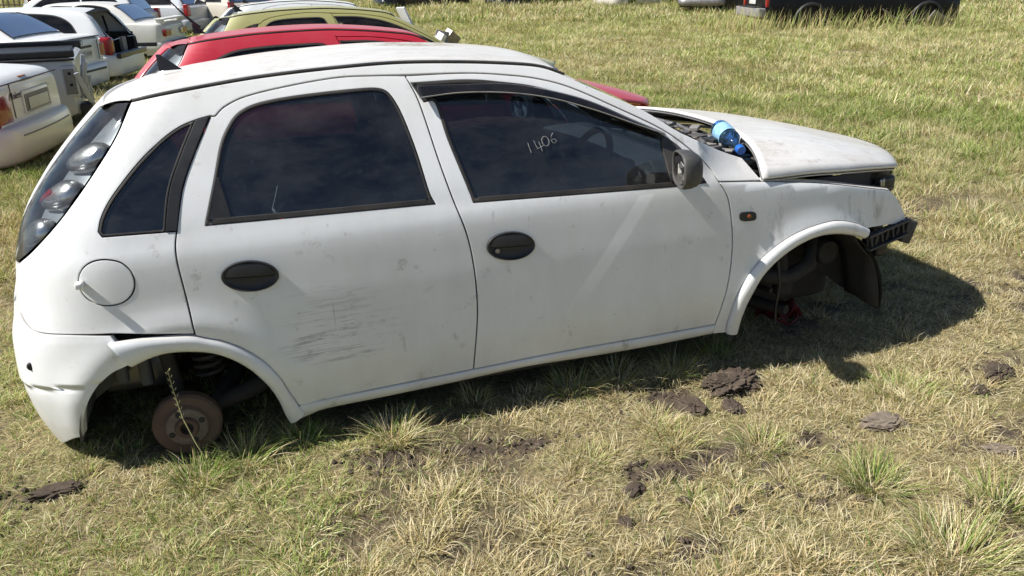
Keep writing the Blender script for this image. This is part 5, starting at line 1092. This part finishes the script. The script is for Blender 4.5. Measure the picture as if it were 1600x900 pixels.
# broken front-end piece standing in the grass beyond the olive car
sc_ = thing('scrap_front_end', 'broken grey front end piece lying in the grass beyond the olive car', 'scrap', (3.72, 11.2, 0)); rnd = random.Random(5)
for i in range(9): rbox('scrap_piece', (rnd.uniform(-.25, .25), rnd.uniform(-.2, .2), rnd.uniform(.1, .5)), (rnd.uniform(.04, .3), rnd.uniform(.03, .2), rnd.uniform(.04, .25)), M[rnd.choice(['steel', 'grey', 'white2', 'black'])], sc_, .01, Matrix.Rotation(rnd.uniform(-1, 1), 3, 'Y') @ Matrix.Rotation(rnd.uniform(-1, 1), 3, 'Z'))
# ---------------------------------------------------------------- foreground litter
M['soil'] = plain('dark_clay', (.095, .073, .056), .95, var=.55, vs_=22, bump=.8, spec=.1, dust=.25, dustcol=(.16, .125, .09))
M['stone'] = plain('brown_stone', (.21, .17, .132), .85, var=.35, vs_=18, bump=.6, spec=.2)
clod('soil_clod', 'big cracked clay clod below the front wheel arch of the white car', 'soil clod', 2.045, -.905, (.125, .085, .044), M['soil'], 3, sink=.3, rot=.3, sub=5, sharp=.2)
clod('soil_clod', 'dark clay clod left of the big cracked one', 'soil clod', 1.80, -1.02, (.055, .04, .030), M['soil'], 5, sharp=.6)
clod('soil_clod', 'flat crumbly clod just right of and below the big cracked one', 'soil clod', 1.945, -1.07, (.055, .035, .020), M['soil'], 9, sharp=.6)
clod('flat_stone', 'flat brown stone slab lying in the grass at right', 'stone', 2.412, -1.345, (.088, .050, .030), M['stone'], 14, sharp=.18, crack=False, rot=-.12, sink=.2)
clod('flat_stone', 'pale half buried stone in the grass near the right edge', 'stone', 2.66, -1.62, (.055, .03, .014), M['stone'], 15, sharp=.2, crack=False, sink=.3, rot=-.5)
clod('soil_clod', 'dark clods cluster, largest lump at the right edge of the grass', 'soil clod', 3.10, -1.20, (.075, .045, .028), M['soil'], 17, sharp=.6, rot=.2)
clod('soil_clod', 'smaller lump left of the right edge clods', 'soil clod', 2.93, -1.28, (.04, .03, .02), M['soil'], 18, sharp=.6)
clod('soil_clod', 'long dark soil heap in the lower left below the rear bumper', 'soil clod', -.72, -.96, (.13, .055, .028), M['soil'], 20, sharp=.5, rot=.15)
clod('soil_clod', 'dark soil lump right of the long heap, lower left', 'soil clod', -.42, -.86, (.07, .035, .02), M['soil'], 21, sharp=.5, rot=.25)
for k, (x, y, s, t) in enumerate(((1.37, -1.42, .05, 'in the bare patch below the middle of the sill'), (1.50, -1.52, .035, 'at the right end of the bare patch in the lower middle'), (1.27, -1.57, .04, 'in the lower middle, nearest the bottom of the picture but one'), (1.78, -1.55, .035, 'alone in the dry grass right of the lower middle'), (1.62, -1.62, .04, 'crumbled, in the grass below the flat stone on its left'), (1.86, -1.43, .03, 'small and round, between the flat stone and the bare patch'), (1.47, -1.72, .03, 'closest to the bottom edge, right of the middle'))):
    clod('soil_clod', 'small dark soil clod ' + t, 'soil clod', x, y, (s * .72, s * .5, s * .36), M['soil'], 30 + k, sharp=.7, sub=3)
# crumbs of earth
bm = bmesh.new(); bmesh.ops.create_icosphere(bm, subdivisions=1, radius=1); bm.verts.ensure_lookup_table(); IV = np.array([tuple(v.co) for v in bm.verts]); IF = np.array([[v.index for v in f.verts] for f in bm.faces]); bm.free()
nC = 1300; si = RNG.integers(0, len(SOIL), nC); sl = np.array(SOIL); a = RNG.uniform(0, 6.283, nC); r = np.sqrt(RNG.random(nC)) * 1.3; cx = sl[si, 0] + sl[si, 2] * r * np.cos(a); cy_ = sl[si, 1] + sl[si, 3] * r * np.sin(a); ss = RNG.choice([.003, .004, .005, .007, .010], nC) * RNG.uniform(.7, 1.4, nC)
CV = IV[None] * (ss[:, None] * RNG.uniform(.6, 1.3, (nC, 3)))[:, None, :] * RNG.uniform(.8, 1.2, (nC, len(IV), 1)) + np.stack([cx, cy_, ground_z(cx, cy_) + ss * .3], 1)[:, None, :]
tag(mesh_obj('soil_crumbs', CV.reshape(-1, 3), (IF[None] + (np.arange(nC) * len(IV))[:, None, None]).reshape(-1, 3).tolist(), M['soil'], smooth=False), 'loose crumbs of dark earth in the bare patches', 'soil', kind='stuff')
# red plastic scrap in the shade of the front arch
rs = thing('red_scrap', 'crumpled red plastic scrap lying in the shade under the front wheel arch', 'scrap', (2.575, -.45, .02)); V = []; F = []
for i in range(9):
    for j in range(7): V.append((-.085 + .021 * i + .01 * math.sin(j * 2.1), -.065 + .022 * j, .045 + .03 * math.sin(i * 1.3 + j) + .02 * math.cos(j * 1.9 - i)))
F = [(i * 7 + j, i * 7 + j + 1, i * 7 + j + 8, i * 7 + j + 7) for i in range(8) for j in range(6) if (i, j) not in ((3, 2), (4, 2), (4, 3))]
q = mesh_obj('red_sheet', V, F, plain('red_plastic', (.11, .008, .010), .6), rs); md = q.modifiers.new('t', 'SOLIDIFY'); md.thickness = .004
tube('red_edge', [(-.06, -.07, .03), (.0, -.08, .0), (.05, -.07, .02), (.08, -.02, .05)], .007, plain('dull_red', (.12, .009, .011), .5), rs, 6)
# long seeding stalk in front of the rear brake disc
sk = thing('grass_stalk', 'single long grass stalk with a seed head in front of the rear brake disc', 'grass stalk', (.055, -.86, 0)); stm = plain('dry_stalk', (.55, .50, .25), .8)
sp_ = [(0, 0, 0), (-.035, .015, .09), (-.062, .02, .19), (-.074, .02, .29), (-.080, .02, .37)]; tube('stem', sp_, [.0022, .002, .0017, .0013, .0008], stm, sk, 5)
for k in range(16): t = k / 15; p = Vector(sp_[2]) * (1 - t) + Vector(sp_[4]) * t; rbox('seed', (p.x + (.006 if k % 2 else -.006), p.y, p.z + .004), (.0025, .0025, .010), stm, sk, .001, Matrix.Rotation(.5 if k % 2 else -.5, 3, 'Y'))
# tufts one can pick out
TF = [(.02, -.93, .17, .16, 260, .75, 'green tuft right under the rear brake disc'), (.17, -.86, .19, .17, 240, .62, 'green and straw tuft just right of the brake disc'), (.36, -.80, .15, .12, 170, .7, 'green tuft in front of the sill start behind the rear arch'),
      (.68, -.90, .19, .14, 260, .30, 'tall straw coloured tuft with upright blades below the rear door'), (1.03, -.70, .13, .10, 120, .3, 'small dry tuft at the sill under the door gap'), (1.42, -.74, .17, .20, 260, .5, 'broad tuft growing against the sill under the front door'),
      (1.62, -.72, .18, .16, 240, .25, 'straw tuft leaning on the sill near its front end'), (1.88, -.74, .20, .15, 240, .28, 'tall dry tuft in front of the sill beside the cracked clod'), (2.12, -.66, .14, .12, 160, .7, 'green tuft at the bottom of the front wheel arch trim'),
      (1.62, -1.08, .12, .16, 220, .2, 'low dry tuft left of the dark clay clod'), (1.62, -1.22, .12, .17, 240, .28, 'flat dry tuft in the middle of the right foreground'), (2.64, -1.19, .15, .24, 420, .62, 'wide green tuft above the flat stone'),
      (2.12, -1.63, .17, .19, 420, .66, 'dense green tuft below the flat stone'), (2.10, -1.99, .20, .27, 620, .34, 'large bushy tuft at the bottom right corner'), (2.40, -1.86, .18, .18, 300, .5, 'tuft at the right edge above the bottom corner one'),
      (.78, -1.30, .10, .14, 160, .25, 'small straw tuft in the open lawn below the sill'), (1.30, -1.22, .10, .13, 170, .3, 'small dry tuft between the bare patches'), (3.35, .30, .18, .22, 300, .6, 'green tuft beyond the shadow of the bonnet'),
      (3.60, 1.05, .22, .25, 320, .65, 'tall green tuft beyond the front of the bonnet'), (3.0, 1.9, .24, .25, 300, .6, 'tall green tuft behind the bonnet'), (-.98, -.62, .12, .16, 200, .6, 'green tuft at the left edge beside the rear bumper'), (1.90, -1.33, .13, .16, 240, .45, 'half green tuft left of the flat stone')]
for t in TF: tuft(t[0], t[1], t[2] * .70, t[3] * 1.25, int(t[4] * 1.3), t[5], t[6], lean=.5, w=.0028)
# short dry lawn near the viewer: mat of lying straw and tussocks, then the taller field beyond the cars
field(100000, .9, 4.9, lambda d: .042 + 0 * d, lambda d: .0022 + 0 * d, 3, 0, (.55, .98), (.2, 1.1), -.14)
tag(blades('lawn_straw', *GB[0][:9], seg=3), 'mat of dry straw lying over the ground near the white car', 'grass', kind='stuff')
gs = (.04, .14, .28, .45, .62, .80)
VN = [variant('tussock_short', 60, .044, .038, .0022, g * .85) for g in gs]; VM = [variant('tussock_mid', 90, .10, .070, .0027, g + .06) for g in gs]; VF = [variant('tussock_field', 170, .34, .090, .0052, g * .55 + .22, 2) for g in gs]; VD = [variant('tussock_far', 150, .8, .20, .016, g * .4 + .26, 2) for g in gs]
instanced('lawn_grass', 'short green and dry lawn grass in the foreground', VN, 7000, .9, 5.0, lambda d: 1 + 0 * d, -.22)
instanced('meadow_grass', 'short mixed grass around and behind the white car', VM, 10500, 4.8, 11, lambda d: 1 + .05 * (d - 5), -.04)
instanced('field_grass', 'taller yellow green grass of the field behind the cars', VF, 11000, 10, 27, lambda d: 1 + .015 * (d - 10), .02, .1)
instanced('distant_grass', 'distant grass of the field at the top of the view', VD, 11000, 25, 75, lambda d: 1 + 0 * d, .03, 0)

# long seeding grass standing in front of the far pickup
n_ = 1500; lx = RNG.uniform(11.6, 18.6, n_); ly = 15.2 - .22 * (lx - 12.5) + RNG.normal(0, .45, n_); tn = PAL[np.where(RNG.random(n_) < .5, 1, 5)] * RNG.uniform(.5, 1.0, (n_, 1))
tag(blades('long_grass', lx, ly, base_z(lx, ly), RNG.uniform(.2, .75, n_), RNG.uniform(.010, .020, n_), RNG.normal(.4, .7, n_), RNG.uniform(.1, .5, n_), RNG.uniform(0, .3, n_), tn, None, 3), 'tall seeding grass stems standing in front of the far dark pickup', 'grass', kind='stuff')
